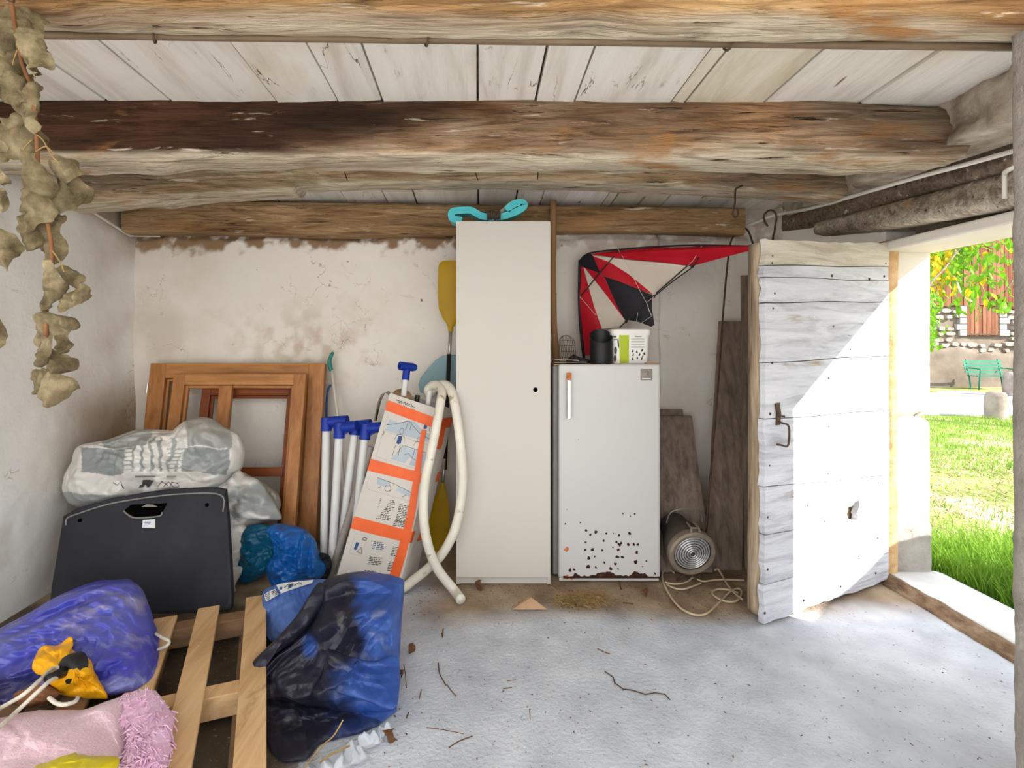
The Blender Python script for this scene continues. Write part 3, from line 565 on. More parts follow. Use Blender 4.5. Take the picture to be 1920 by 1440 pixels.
# ================================================================ THE THINGS
# ---------------------------------------------------------------- white cabinet
x0, x1, yf, zt = -.120, .389, 2.857, 1.953
cab = thing('tall_cabinet', ((x0+x1)/2, 3.1, 0), 'tall narrow cream white cabinet with one plain door', 'cabinet')
m = MB().box((x0, yf+.022, 0), (x0+.018, 3.40, zt)).build('side_panel', m_cab, cab); MB().box((x1-.018, yf+.022, 0), (x1, 3.40, zt)).build('side_panel', m_cab, cab)
MB().box((x0+.018, yf+.022, zt-.018), (x1-.018, 3.40, zt)).build('top_panel', m_cab, cab); MB().box((x0+.018, 3.385, .04), (x1-.018, 3.40, zt-.018)).build('back_panel', m_cab, cab)
MB().box((x0+.018, yf+.03, .045), (x1-.018, 3.385, .063)).build('bottom_panel', m_cab, cab); MB().box((x0+.018, yf+.03, 0), (x1-.018, yf+.046, .045)).build('plinth', m_cab, cab)
dr = MB().box((x0+.001, yf, .046), (x1-.003, yf+.019, zt)).build('door', m_cab, cab, bevel=.0015)
MB().lathe([(0, .0006), (.0145, .0006), (.0145, -.01)], W(1004, 731, yf)+[0, -.0005, 0], (0, -1, 0), 24).build('knob_hole', m_void, dr)
MB().lathe([(.0125, .001), (.0165, .0018), (.0175, .0005)], W(1004, 731, yf), (0, -1, 0), 24).build('hole_rim', m_chrome, dr)
# ---------------------------------------------------------------- fridge
fx0, fx1, fy, fz = .412, .985, 2.945, 1.178
fr = thing('old_fridge', (.70, 3.1, 0), 'old white refrigerator with rust spots at the bottom', 'refrigerator')
MB().box((fx0, fy, .021), (fx1, 3.23, fz)).build('body', m_fridge_side, fr, bevel=.008)
MB().box((fx0+.002, fy-.01, fz+.0005), (fx1, 3.23, fz+.006)).build('top', m_kraft, fr)
dr = MB().box((.437, 2.898, .022), (.990, fy-.003, 1.186)).build('door', m_fridge, fr, bevel=.012)
MB().box((.44, 2.908, .003), (.985, fy+.1, .0205)).build('base_grille', m_fridge, fr, bevel=.004)
for px in (1057, 1228): MB().lathe([(0, 0), (.016, 0), (.016, .025), (0, .025)], (W(px, 1090, 2.95)[0], 2.95, -.002), n=12).build('foot', m_black, fr)
MB().box((W(1063, 0, 2.88)[0], 2.868, W(0, 786, 2.87)[2]), (W(1070, 0, 2.88)[0], 2.880, W(0, 712, 2.87)[2])).build('handle', m_chrome, dr, bevel=.003)
for py in (704, 778): MB().box((W(1064, 0, 2.88)[0], 2.872, W(0, py+5, 2.88)[2]), (W(1069, 0, 2.88)[0], 2.90, W(0, py-4, 2.88)[2])).build('handle_mount', m_rust_o if py == 704 else m_chrome, dr, bevel=.002)
MB().box((W(1062.5, 0, 2.88)[0], 2.867, W(0, 712, 2.87)[2]), (W(1070.5, 0, 2.88)[0], 2.881, W(0, 699, 2.87)[2])).build('handle_cap', m_rust_o, dr, bevel=.002)
bd = MB().box((W(1201, 0, 2.897)[0], 2.894, W(0, 713, 2.897)[2]), (W(1223, 0, 2.897)[0], 2.899, W(0, 692, 2.897)[2])).build('badge', m_badge, dr, bevel=.003)
m = MB()
for a, b, y, h in ((1205, 1213, 701, 1), (1204, 1220, 710, 1.6)): m.box((W(a, 0, 2.894)[0], 2.8932, W(0, y+h/2, 2.894)[2]), (W(b, 0, 2.894)[0], 2.8938, W(0, y-h/2, 2.894)[2]))
m.build('badge_print', m_white_label, bd, kind='stuff')
rs = np.random.RandomState(21); m = MB(); mo = MB()
def blot(px, py, r, Y=2.8972):
    n = 9; a = np.linspace(0, 6.283, n, endpoint=False); rr = r*(1+rs.uniform(-.45, .45, n)); return [W(px+rr[k]*math.cos(a[k]), py+rr[k]*math.sin(a[k]), Y) for k in range(n)]
sp = [(1168, 963, 1.6), (1190, 964, 1.6), (1099, 995, 2), (1107, 1003, 2), (1117, 998, 2.5), (1137, 1000, 1.5), (1161, 1004, 2), (1181, 1000, 2.5), (1098, 1017, 1.5), (1132, 1014, 2), (1156, 1016, 2), (1161, 1021, 3), (1165, 1018, 1.8), (1178, 1021, 2.6), (1188, 1021, 2), (1196, 1021, 2.8), (1149, 1026, 1.6), (1097, 1031, 2), (1111, 1030, 2.6), (1129, 1032, 1.8), (1159, 1031, 2), (1194, 1036, 2.6), (1104, 1046, 3), (1115, 1044, 1.7), (1157, 1044, 3), (1167, 1045, 2.6), (1133, 1055, 1.8), (1193, 1053, 3), (1154, 1057, 2), (1102, 1063, 3), (1117, 1064, 2), (1145, 1066, 2.6), (1069, 1069, 2.6), (1076, 1068, 2), (1159, 1067, 1.5), (1212, 1052, 1.4), (1205, 1062, 1.4), (1228, 1075, 1.6), (1063, 955, 1), (1088, 980, 1.2), (1060, 982, 1.2), (1182, 968, 1), (1150, 1000, 1)]
for px, py, r in sp: p = blot(px, py, r*1.15); m.add(p, [tuple(range(len(p)-1, -1, -1))])
for px, py, r in ((1062, 1030, 5), (1070, 1070, 3), (1064, 1082, 5), (1072, 1084, 4), (1102, 1062, 4), (1085, 760+64, 1.2)): p = blot(px, py, r*.75, 2.8974); mo.add(p, [tuple(range(len(p)-1, -1, -1))])
xs = np.linspace(1056, 1236, 60); top = [W(x, 1083-(2+7*max(0, vnoise(np.array([[x*.09, 0, 0]]), 4)[0]+.25)+3*rs.rand())*(1 if 1075 < x < 1212 else .35), 2.8970) for x in xs]; bot = [W(x, 1084.6, 2.8970) for x in xs]
m.add(top+bot, [(i, 60+i, 61+i, i+1) for i in range(59)])
m.build('rust_spots', m_rust, dr, kind='stuff'); mo.build('orange_rust_spots', m_rust_o, dr, kind='stuff')
# ---------------------------------------------------------------- things on the fridge
zF = fz+.007
c = W(1127, 682, 3.02); pot = thing('black_pot', (c[0], 3.02, zF), 'black plastic pot with slanted open rim on the fridge', 'pot'); n = 40; V = []; R_ = .063
for k in range(n): a = 2*math.pi*k/n; V.append((c[0]+R_*.94*math.cos(a), 3.02+R_*.94*math.sin(a), zF))
for k in range(n): a = 2*math.pi*k/n; V.append((c[0]+R_*math.cos(a), 3.02+R_*math.sin(a), zF+.156+.040*math.sin(a)+.004*math.cos(a)))
for k in range(n): a = 2*math.pi*k/n; V.append((c[0]+R_*.93*math.cos(a), 3.02+R_*.93*math.sin(a), zF+.156+.040*math.sin(a)+.004*math.cos(a)))
for k in range(n): a = 2*math.pi*k/n; V.append((c[0]+R_*.88*math.cos(a), 3.02+R_*.88*math.sin(a), zF+.006))
Fc = [(j*n+k, j*n+(k+1) % n, (j+1)*n+(k+1) % n, (j+1)*n+k) for j in range(3) for k in range(n)]+[tuple(range(n-1, -1, -1)), tuple(3*n+k for k in range(n))]
MB().add(V, Fc).build('shell', m_black, pot, 40)
# white bucket
bx0, bx1 = W(1147, 0, 3.0)[0], W(1221, 0, 3.0)[0]; bcx = (bx0+bx1)/2; bk = thing('white_bucket', (bcx, 3.05, zF), 'white plastic bucket with lime green stripe on the fridge', 'bucket')
def rrect(cx, cy, hx, hy, z, r=.03, n=6):
    P = []
    for (sx_, sy_, a0) in ((1, 1, 0), (-1, 1, 90), (-1, -1, 180), (1, -1, 270)):
        for k in range(n): a = math.radians(a0+90*k/(n-1)); P.append((cx+sx_*(hx-r)+r*math.cos(a), cy+sy_*(hy-r)+r*math.sin(a), z))
    return P
def loft(rings, capb=True, capt=True):
    n = len(rings[0]); V = [p for r in rings for p in r]; Fc = [(j*n+k, j*n+(k+1) % n, (j+1)*n+(k+1) % n, (j+1)*n+k) for j in range(len(rings)-1) for k in range(n)]
    if capb: Fc.append(tuple(range(n-1, -1, -1)))
    if capt: Fc.append(tuple((len(rings)-1)*n+k for k in range(n)))
    return MB().add(V, Fc)
hb = (bx1-bx0)/2
loft([rrect(bcx, 3.08, hb*.90, .085, zF), rrect(bcx, 3.08, hb*.95, .09, zF+.16)]).build('tub', m_white, bk, 40)
loft([rrect(bcx, 3.08, hb*1.0, .095, zF+.160), rrect(bcx, 3.08, hb*1.02, .097, zF+.188), rrect(bcx, 3.08, hb*.98, .092, zF+.194)]).build('lid', m_white, bk, 40)
def onface(px, py, e=.0012):   # bucket front face, slightly tapered
    Y0 = 2.995-e; p = W(px, py, Y0); t = (p[2]-zF)/.16; return np.array([p[0], 2.995-.005*t-e, p[2]])
MB().add([onface(1162, 681), onface(1179, 681), onface(1179, 624), onface(1160.5, 624)], [(0, 1, 2, 3)]).build('lime_stripe', m_lime, bk)
m = MB(); mg = MB()
def bar(mb, x0_, x1_, y0_, y1_, f): mb.add([f(x0_, y1_), f(x1_, y1_), f(x1_, y0_), f(x0_, y0_)], [(0, 1, 2, 3)])
bar(m, 1189, 1195, 626.5, 628.5, onface); bar(m, 1195, 1203, 627, 628, onface); bar(m, 1190, 1202, 630.5, 631.6, onface)
for y in (635, 639.5, 645, 649.5): bar(mg, 1183, 1208, y, y+(2.4 if y in (639.5, 649.5) else 1.4), onface)
for (x, y, s_) in ((1186, 658, 1), (1194, 659.5, -1), (1203.5, 656.5, 1.2), (1187, 665, .9), (1199, 664.5, 1), (1208, 663, -1.2), (1186, 673, -1.1), (1195, 671, -1), (1203, 672, 1), (1205, 667, .8)):
    m.add([onface(x-2*s_, y+2.5), onface(x+.2, y-3.2), onface(x+1.9*s_, y-.5), onface(x+1.0*s_, y+2.6)], [(0, 1, 2, 3)])
bar(m, 1149.5, 1155, 630, 632.5, onface); bar(m, 1150, 1158, 636, 637.5, onface)
for (x, y, a, b) in ((1154, 657, 2.6, 7), (1153, 672, 2.6, 6)): m.add([onface(x+a*math.cos(t), y+b*math.sin(t)) for t in np.linspace(0, -6.283, 14, endpoint=False)], [tuple(range(14))])
m.add([onface(1159, 632), onface(1157, 640), onface(1160, 654), onface(1161, 648)], [(0, 1, 2, 3)])
m.build('dark_print', m_ink, bk, kind='stuff'); mg.build('grey_text_lines', m_inkgrey, bk, kind='stuff')
# wire feeder cage, papers, dark cloth
cg = thing('wire_cage', (W(1062, 0, 3.1)[0], 3.1, zF), 'small dark wire cage leaning on papers on the fridge', 'cage')
def cpt(u, v, d=0.): return W(1048+u*26-7*(1-v)*0+5*(1-v), 674-v*45, 3.08)+np.array([0, d, 0])     # u across, v up, tilted
def arch(u): return .66+.34*math.sqrt(max(0, 1-(2*u-1)**2))
for d in (-.032, .032):
    MB().tube(smooth_path([cpt(0, 0, d), cpt(0, .4, d), cpt(0.01, .70, d)]+[cpt(.5-.5*math.cos(a), .70+.30*math.sin(a), d*(1-.5*math.sin(a))) for a in np.linspace(.3, 2.84, 7)]+[cpt(.99, .70, d), cpt(1, .4, d), cpt(1, 0, d)], 4), .0017, 5).build('arch_wire', m_iron, cg)
    for u in (.26, .5, .74): MB().tube(smooth_path([cpt(u, 0, d), cpt(u, .5, d), cpt(u, arch(u)-.03, d*.6)], 4), .0014, 5).build('upright_wire', m_iron, cg)
for v in (.1, .34, .58, .80):
    k = 1 if v < .7 else .78; MB().tube([cpt(.5+.5*k*math.cos(a), v, .034*k*math.sin(a)) for a in np.linspace(0, 6.283, 16, endpoint=False)], .0014, 5, closed=True).build('hoop_wire', m_iron, cg)
def sheet(pts, amp, seed, th=.002):
    def fn(u, v):
        a, b, c_, d = (np.asarray(p, float) for p in pts); P = (a*(1-u)[:, None]+b*u[:, None])*(1-v)[:, None]+(d*(1-u)[:, None]+c_*u[:, None])*v[:, None]; P[:, 2] += amp*fbm(P*14, 3, seed)+amp*.4; return P
    return slab(fn, 22, 14, (0, 0, th))[0]
z_ = zF+.004
sheet([(.42, 2.955, z_), (.60, 2.95, z_), (.61, 3.05, z_), (.43, 3.06, z_)], .006, 1).build('paper_sheet', m_paper, None, True, label='crumpled newspaper sheet at the left edge of the fridge top', cat='paper')
sheet([(.425, 2.97, z_+.012), (.56, 2.965, z_+.012), (.57, 3.06, z_+.016), (.425, 3.07, z_+.016)], .008, 3).build('paper_sheet', m_paper, None, True, label='folded pale leaflet lying on the newspaper sheet', cat='paper')
loft([[(W(px, 0, 3.12)[0]+dx, 3.12+dy, zF+z) for px, dx, dy in ((1060, 0, -.03), (1100, 0, -.04), (1112, 0, 0), (1098, 0, .04), (1065, 0, .03))] for z in (0, .014)]+[[(W(px, 0, 3.12)[0], 3.12+dy, zF+z) for px, dy, z in ((1066, -.01, .03), (1074, -.01, .05), (1080, 0, .03), (1075, .02, .04), (1068, .015, .03))]]).build('black_cloth', m_blackcloth, None, 40, label='small black cloth bundle behind the papers on the fridge', cat='cloth')
MB().box((W(1212, 0, 2.96)[0], 2.955, zF), (W(1236, 0, 2.96)[0], 3.0, zF+.007)).build('wood_chip', m_pallet, None, bevel=.002, label='flat pale wood chip beside the bucket on the fridge', cat='wood chip')
# ---------------------------------------------------------------- stunt kite
def KY(px): return np.interp(px, [1085, 1230, 1430], [3.36, 3.12, 2.66])
def K(px, py, o=0.): return W(px, py, KY(px)+o)
kite = thing('stunt_kite', K(1160, 668), 'red, cream and black stunt kite leaning on the wall above the fridge', 'kite')
def kpanel(name, poly, m_, o=0.):
    import bmesh
    P = np.array(poly, float); bm = bmesh.new(); vs_ = [bm.verts.new(tuple(K(x, y, o))) for x, y in poly]; f = bm.faces.new(vs_); bmesh.ops.triangulate(bm, faces=[f]); 
    for _ in range(3): bmesh.ops.subdivide_edges(bm, edges=bm.edges[:], cuts=1, use_grid_fill=True)
    bm.verts.ensure_lookup_table(); V = np.array([v.co[:] for v in bm.verts]); q = V.copy(); V[:, 1] += .012*np.sin((V[:, 0]*1.6+V[:, 2])*14)*sstep(0, .05, np.abs(V[:, 0]-.6)); Fc = [tuple(v.index for v in f.verts) for f in bm.faces]; bm.free()
    n = len(V); return MB().add(V, Fc).build(name, m_, kite, True)
kpanel('red_panel', [(1105, 477), (1160, 469), (1240, 464), (1320, 461), (1425, 462), (1399, 472), (1345, 486), (1297, 499), (1250, 491), (1198, 485), (1109, 478)], m_red)
kpanel('cream_panel', [(1110, 480), (1198, 485), (1250, 491), (1297, 500), (1262, 528), (1227, 553), (1179, 514), (1144, 493)], m_cream)
kpanel('red_panel', [(1110, 480), (1144, 493), (1179, 514), (1227, 552), (1205, 545), (1133, 518), (1123, 510)], m_red)
kpanel('black_panel', [(1133, 519), (1205, 545), (1224, 553), (1222, 579), (1226, 609), (1220, 613), (1198, 604), (1179, 600), (1174, 602), (1160, 579), (1144, 544)], m_blackcloth)
kpanel('red_panel', [(1093, 497), (1123, 512), (1133, 520), (1144, 544), (1160, 579), (1174, 602), (1150, 572), (1121, 531)], m_red)
kpanel('cream_panel', [(1094, 498), (1121, 531), (1150, 572), (1174, 602), (1160, 614), (1128, 617), (1115, 579), (1102, 534)], m_cream)
kpanel('red_panel', [(1088, 496), (1094, 498), (1102, 534), (1115, 579), (1128, 617), (1134, 665), (1093, 667), (1086, 553)], m_red)
kpanel('nose_patch', [(1086, 490), (1105, 474), (1111, 480), (1125, 512), (1112, 507), (1095, 499), (1088, 498)], m_blackcloth, -.004)
MB().tube(smooth_path([K(1087, 488), K(1086, 560), K(1089, 620), K(1095, 672)], 6), .009, 8).build('leading_edge', m_blackcloth, kite, True)
MB().tube(smooth_path([K(1087, 489), K(1105, 475), K(1160, 468), K(1240, 462), K(1320, 460), K(1430, 463)], 6), .0055, 8).build('leading_edge', m_blackcloth, kite, True)
for pts in ([(1088, 557), (1124, 512), (1162, 468)], [(1162, 614), (1176, 601), (1226, 556)], [(1226, 556), (1262, 527), (1300, 500), (1322, 463)], [(1230, 550), (1270, 515), (1292, 496)]):
    MB().tube([K(x, y, -.02) for x, y in pts], .0035, 8).build('spar', m_black, kite)
for x, y in ((1124, 511), (1174, 603), (1298, 500), (1226, 556)): MB().lathe([(0, .007), (.008, .004), (.009, -.004), (0, -.008)], K(x, y, -.022), (0, -1, 0), 10).build('connector', m_black, kite)
for pts in ([(1158, 466), (1168, 482), (1205, 555), (1212, 567), (1221, 592)], [(1087, 556), (1118, 592)], [(1212, 567), (1222, 560), (1226, 556)], [(1215, 580), (1223, 592), (1203, 605)], [(1316, 461), (1300, 488), (1290, 498)], [(1196, 586), (1193, 604), (1199, 612)]):
    MB().tube([K(x, y, -.03) for x, y in pts], .0013, 5).build('bridle_line', m_ropew, kite)
# ---------------------------------------------------------------- planks, crooks
def lean_plank(px_top, py_top, px_bot, py_bot, Yt, Yb, th, m_, label, seed=0):
    (a, b), (c_, d) = px_top, px_bot
    def fn(u, v):
        A, B_ = W(a, py_top, Yt), W(b, py_top, Yt); C_, D_ = W(c_, py_bot, Yb), W(d, py_bot, Yb); P = (A*(1-u)[:, None]+B_*u[:, None])*(1-v)[:, None]+(C_*(1-u)[:, None]+D_*u[:, None])*v[:, None]
        P[:, 1] += .004*fbm(P*[12, 3, 2], 3, seed); P[:, 0] += .004*fbm(P*[0, 0, 4], 3, seed+2); P[:, 2] = np.maximum(P[:, 2], -.003); return P
    return slab(fn, 8, 50, (0, th, 0))[0].build('leaning_plank', m_, None, 40, label=label, cat='plank', group='planks leaning on the back wall')
lean_plank((1222, 1280), 768, (1225, 1318), 1076, 3.47, 3.10, .02, m_darkwood, 'short dark plank standing behind the others beside the fridge', 3)
lean_plank((1224, 1297), 780, (1226, 1338), 1082, 3.42, 3.02, .022, m_darkwood, 'wide dark brown plank leaning beside the fridge', 5)
lean_plank((1351, 1396), 602, (1322, 1392), 1072, 3.44, 3.06, .025, m_darkwood, 'tall brown plank leaning upright behind the door edge', 7)
lean_plank((1392, 1412), 516, (1397, 1440), 1070, 3.40, 3.08, .025, m_darkwood, 'tallest narrow dark plank next to the door edge', 9)
MB().tube(smooth_path([W(1322, 1010, 3.03), W(1345, 740, 3.2), W(1358, 560, 3.3), W(1368, 465, 3.35), W(1378, 440, 3.36), W(1390, 428, 3.36), W(1402, 432, 3.36), W(1411, 455, 3.36), W(1414, 470, 3.36)], 6), .006, 8).build('iron_crook', m_iron, None, True, label='long thin iron rod with hooked top behind the kite tip', cat='rod')
MB().tube(smooth_path([W(1440, 424, 3.1), W(1434, 416, 3.1), W(1433, 404, 3.1), W(1441, 395, 3.1), W(1451, 396, 3.1), W(1456, 408, 3.1), W(1453, 430, 3.1), W(1446, 520, 3.1), W(1440, 1060, 3.05)], 6), .006, 8).build('iron_crook', m_iron, None, True, label='iron rod with spiral hook rising above the door top', cat='rod')
# ---------------------------------------------------------------- signal lamp and its cable
lc = W(1298, 1037, 2.86); ax = np.array([.03, -.93, -.22]); ax /= np.linalg.norm(ax)
lamp = thing('signal_lamp', (lc[0], 2.95, 0), 'dusty round lamp with ribbed glass lens lying on the floor', 'lamp')
MB().lathe([(0, .010), (.03, .009), (.06, .006), (.09, .0), (.106, -.004)], lc, ax, 48).build('lens', m_lens, lamp, True)
for k in range(7):
    r0 = .016+k*.0125; MB().lathe([(r0-.0052, .006), (r0-.002, .0145), (r0+.002, .0145), (r0+.0052, .006)], lc-ax*(.012*(r0/.106)**2), ax, 48).build('lens_ring', m_lensring, lamp, True)
MB().lathe([(.100, .004), (.104, .014), (.118, .016), (.128, .008), (.130, -.02), (.124, -.035)], lc, ax, 48).build('bezel', m_lampmetal, lamp, 40)
MB().lathe([(.122, -.03), (.125, -.07), (.110, -.13), (.085, -.2), (.078, -.27), (.05, -.29), (0, -.29)], lc, ax, 40).build('housing', m_lampbody, lamp, 40)
upv = np.cross(np.cross(ax, [0, 0, 1]), ax); upv /= np.linalg.norm(upv); rt_ = np.cross(ax, upv)
for s_ in (-1, 1): MB().tube([lc+upv*.132+rt_*.022*s_+ax*.012, lc+upv*.150+rt_*.020*s_+ax*.0, lc+upv*.145+rt_*.018*s_-ax*.06], .006, 6).build('clasp', m_lampmetal, lamp)
MB().tube([lc+upv*.150+rt_*.024-ax*0, lc+upv*.150-rt_*.024-ax*0], .006, 6).build('clasp', m_lampmetal, lamp)
MB().tube(smooth_path([lc+upv*.1+rt_*.1-ax*.13, lc+upv*.165+rt_*.08-ax*.13, lc+upv*.185-ax*.13, lc+upv*.165-rt_*.08-ax*.13, lc+upv*.1-rt_*.1-ax*.13], 6), .004, 6).build('carry_wire', m_chrome, lamp)
for s_ in (-1, 1): MB().tube([lc-upv*.10+rt_*.06*s_-ax*.05, np.array([lc[0]+.06*s_, 2.92, 0])], .006, 6).build('foot', m_iron, lamp)
gz_ = lambda px, py: G(px, py, .006)
MB().tube(smooth_path([gz_(1264, 1062+12), gz_(1252, 1066), gz_(1243, 1072), gz_(1242, 1085), gz_(1250, 1105), gz_(1262, 1125), gz_(1280, 1143), gz_(1305, 1153), gz_(1325, 1150), gz_(1345, 1133), gz_(1365, 1113), gz_(1380, 1104), gz_(1390, 1107), gz_(1388, 1120), gz_(1375, 1128), gz_(1355, 1126), gz_(1340, 1118), gz_(1336, 1110), gz_(1345, 1105), gz_(1365, 1106), gz_(1384, 1112)], 8), .0055, 8).build('lamp_cable', m_cable, None, True, label='cream cable looping across the floor in front of the lamp', cat='cable')
MB().tube(smooth_path([G(1340, 1069, .02), G(1346, 1067, .02), gz_(1352, 1075), gz_(1362, 1093), gz_(1375, 1110), gz_(1392, 1124)], 8), .0055, 8).build('lamp_cable', m_cable, None, True, label='short piece of cream cable coming out right of the lamp', cat='cable')
MB().tube(smooth_path([gz_(1247, 1092), gz_(1262, 1095), gz_(1278, 1094), gz_(1290, 1090), G(1300, 1083, .01), gz_(1318, 1090), gz_(1345, 1087), gz_(1395, 1088)], 8), .005, 8).build('lamp_cable', m_cable, None, True, label='cream cable running along the wall under the lamp', cat='cable')
MB().tube(smooth_path([gz_(1250, 1096), gz_(1262, 1102), gz_(1280, 1105), gz_(1300, 1099), gz_(1314, 1093)], 8), .005, 8).build('lamp_cable', m_cable, None, True, label='short curved cream cable end below the lamp lens', cat='cable')
# ---------------------------------------------------------------- paddle, handle, teal board, pole behind the cabinet
pad = thing('kayak_paddle', (W(838, 0, 3.3)[0], 3.3, 0), 'mustard yellow double paddle standing between box and cabinet', 'paddle')
def blade(px0, outl, Y, th):   # outline (dx, py) half widths about a slanted axis
    V = []; n = 12
    for (cx_, hw, py) in outl:
        for k in range(n): a = 2*math.pi*k/n; p = W(cx_+hw*math.cos(a), py, Y); V.append((p[0], Y+th*math.sin(a)*(.3+.7*abs(math.sin(a)))-.03*(1-abs(math.cos(a)))*0, p[2]))
    mb = MB().grid(V, n, len(outl), wrapu=True); mb.f.append(tuple(range(n-1, -1, -1))); mb.f.append(tuple((len(outl)-1)*n+k for k in range(n))); return mb
blade(0, [(848, 16, 489), (848, 23, 492), (848, 26, 500), (848, 27, 530), (848, 27, 560), (848, 25, 580), (847, 17, 597), (846, 9, 606), (845, 5, 614), (845, 4.5, 622)], 3.34, .012).build('blade', m_yellow, pad, 40)
MB().tube([W(845, 618, 3.34), W(841, 690, 3.335)], .011, 12).build('shaft', m_chrome, pad, True); MB().tube([W(842, 664, 3.335), W(834, 880, 3.28)], .0135, 12).build('grip', m_black, pad, True)
MB().tube([W(834, 860, 3.28), W(829, 915, 3.26)], .011, 12).build('shaft', m_chrome, pad, True)
blade(0, [(830, 4, 905), (829, 6, 915), (827, 12, 932), (825, 17, 950), (823, 20, 985), (822, 19, 1015), (822, 14, 1035), (822, 8, 1044)], 3.24, .012).build('blade', m_yellow, pad, 40)
MB().tube(smooth_path([W(1037, 376, 3.275), W(1037, 500, 3.28), W(1038, 600, 3.28), W(1041, 650, 3.28), W(1045, 760, 3.28), W(1045, 1036, 3.28)], 4), [.020]*12+[.024]*9, 12).build('wooden_pole', m_polewood, None, True, label='thick brown wooden handle between the cabinet and the fridge', cat='pole')
tb = [W(x, y, 3.40) for x, y in ((788, 736), (784, 722), (788, 709), (803, 690), (818, 674), (830, 667), (862, 665), (866, 745))]
MB().prism(tb, (0, .015, 0)).build('teal_board', m_tealboard, None, bevel=.006, label='pale teal plastic board with rounded corner behind the hose', cat='board')
# green tipped handle and blue cord
gt = thing('tool_pole', (W(645, 0, 3.2)[0], 3.2, 0), 'thin white pole with teal green tip leaning by the wooden frames', 'pole')
MB().tube(smooth_path([W(622, 696, 3.43), W(619, 688, 3.43), W(618, 676, 3.43), W(622, 665, 3.43), W(625, 660, 3.43)], 4), [.010, .012, .013, .014, .014, .014, .014, .013, .013, .012, .012, .012, .011, .010, .009, .008, .006], 10).build('tip_grip', m_tealgrip, gt, True)
MB().tube([W(622, 694, 3.43), W(636, 800, 3.36), W(655, 1062, 3.12)], .010, 10).build('shaft', m_hose, gt, True)
MB().tube(smooth_path([W(620, 722, 3.44), W(614, 735, 3.42), W(612, 780, 3.4), W(610, 900, 3.3), W(606, 1000, 3.2), W(600, 1060, 3.1)], 6), .007, 8).build('hanging_rope', m_inkdeep, None, True, label='dark blue cord hanging beside the outer wooden frame', cat='rope')
# ---------------------------------------------------------------- pool frame poles with blue connectors
def elbow(parent, p, d, wd, drop, r=.031):
    """sleeve on the pole top plus a side socket with a gusset"""
    MB().tube([p+d*(-drop), p+d*.015], r, 14).build('sleeve', m_bluepl, parent, 40)
    e = np.array([wd, -.02, .012 if wd > 0 else .0]); MB().tube([p+d*(-.01), p+d*(-.01)+e], r*.95, 14).build('socket', m_bluepl, parent, 40)
    MB().prism([p+d*(-drop), p+d*(-.02), p+e*.8+d*(-.03)], (0, .01, 0)).build('gusset', m_bluepl, parent)
for i, (tx, ty, bx, by, wd, drop, lab) in enumerate(((612, 788, 607, 1056, .125, .06, 'leftmost white pool pole with blue elbow connector beside the frames'), (637, 798, 621, 1078, .10, .07, 'second white pool pole with blue elbow from the wooden frames'), (667, 795, 634, 1060, .09, .06, 'third white pool pole with blue connector from the wooden frames'), (686, 800, 660, 1050, .10, .07, 'white pool pole with blue elbow closest to the cardboard box'))):
    Yt, Yb = (3.02, 2.95) if i % 2 == 0 else (2.98, 2.90); a, b = W(tx, ty, Yt), W(bx, by, Yb); d = (a-b)/np.linalg.norm(a-b); b = b-d*(b[2]/d[2])
    t = thing('pool_pole', b, lab, 'pole', 'white pool frame poles'); MB().tube([b, a], .0225, 14).build('tube', m_tube, t, 40); elbow(t, a, d, wd, drop)
a, b = W(696, 838, 2.98), W(618, 1085, 2.88); d = (a-b)/np.linalg.norm(a-b); b = b-d*(b[2]/d[2]); MB().tube([b, a], .020, 14).build('pool_pole', m_tubegrey, None, 40, label='grey pole slanting along the left edge of the cardboard box', cat='pole', group='grey loose poles')
# ---------------------------------------------------------------- cardboard box wound with orange tape
FT = [W(731, 737, 2.93), W(826, 768, 2.93)]; FB = [W(628, 1092, 2.74), W(750, 1100, 2.76)]; RBt, RBb = W(852, 768, 3.10), W(778, 1092, 2.98)
dFt, dFb = RBt-FT[1], RBb-FB[1]
dz = min(FB[0][2], FB[1][2], (FB[0]+dFb)[2], RBb[2])
def BF(s, t, e=0.0):    # front face: s across, t from bottom to top
    p = (FB[0]*(1-s)+FB[1]*s)*(1-t)+(FT[0]*(1-s)+FT[1]*s)*t; n = np.cross(FB[1]-FB[0], FT[0]-FB[0]); n /= np.linalg.norm(n)
    if n[1] > 0: n = -n
    return p+n*e
def BS(s, t, e=0.0):    # right side face
    p = (FB[1]*(1-s)+RBb*s)*(1-t)+(FT[1]*(1-s)+RBt*s)*t; n = np.cross(RBb-FB[1], FT[1]-FB[1]); n /= np.linalg.norm(n)
    if n[0] < 0: n = -n
    return p+n*e
box = thing('cardboard_box', ((FB[0]+FB[1])/2*[1, 1, 0]+[0, .1, 0]), 'tall leaning white cardboard box printed with instructions and orange tape', 'box')
V = [FB[0], FB[1], RBb, FB[0]+dFb, FT[0], FT[1], RBt, FT[0]+dFt]; ctr = sum(V)/8
I = [v+(ctr-v)*np.array([.05, .05, .01]) for v in V[:4]]+[v+(ctr-v)*np.array([.05, .05, 0]) for v in V[4:]]
MB().add(V+I, [(3, 2, 1, 0), (0, 1, 5, 4), (1, 2, 6, 5), (2, 3, 7, 6), (3, 0, 4, 7), (8, 9, 10, 11), (8, 12, 13, 9), (9, 13, 14, 10), (10, 14, 15, 11), (11, 15, 12, 8), (4, 5, 13, 12), (5, 6, 14, 13), (6, 7, 15, 14), (7, 4, 12, 15)]).build('carton', m_card, box)
def flap(pts, m_, name, th=.004):
    P = [np.asarray(p) for p in pts]; MB().prism(P, (0, th, 0)).build(name, m_, box)
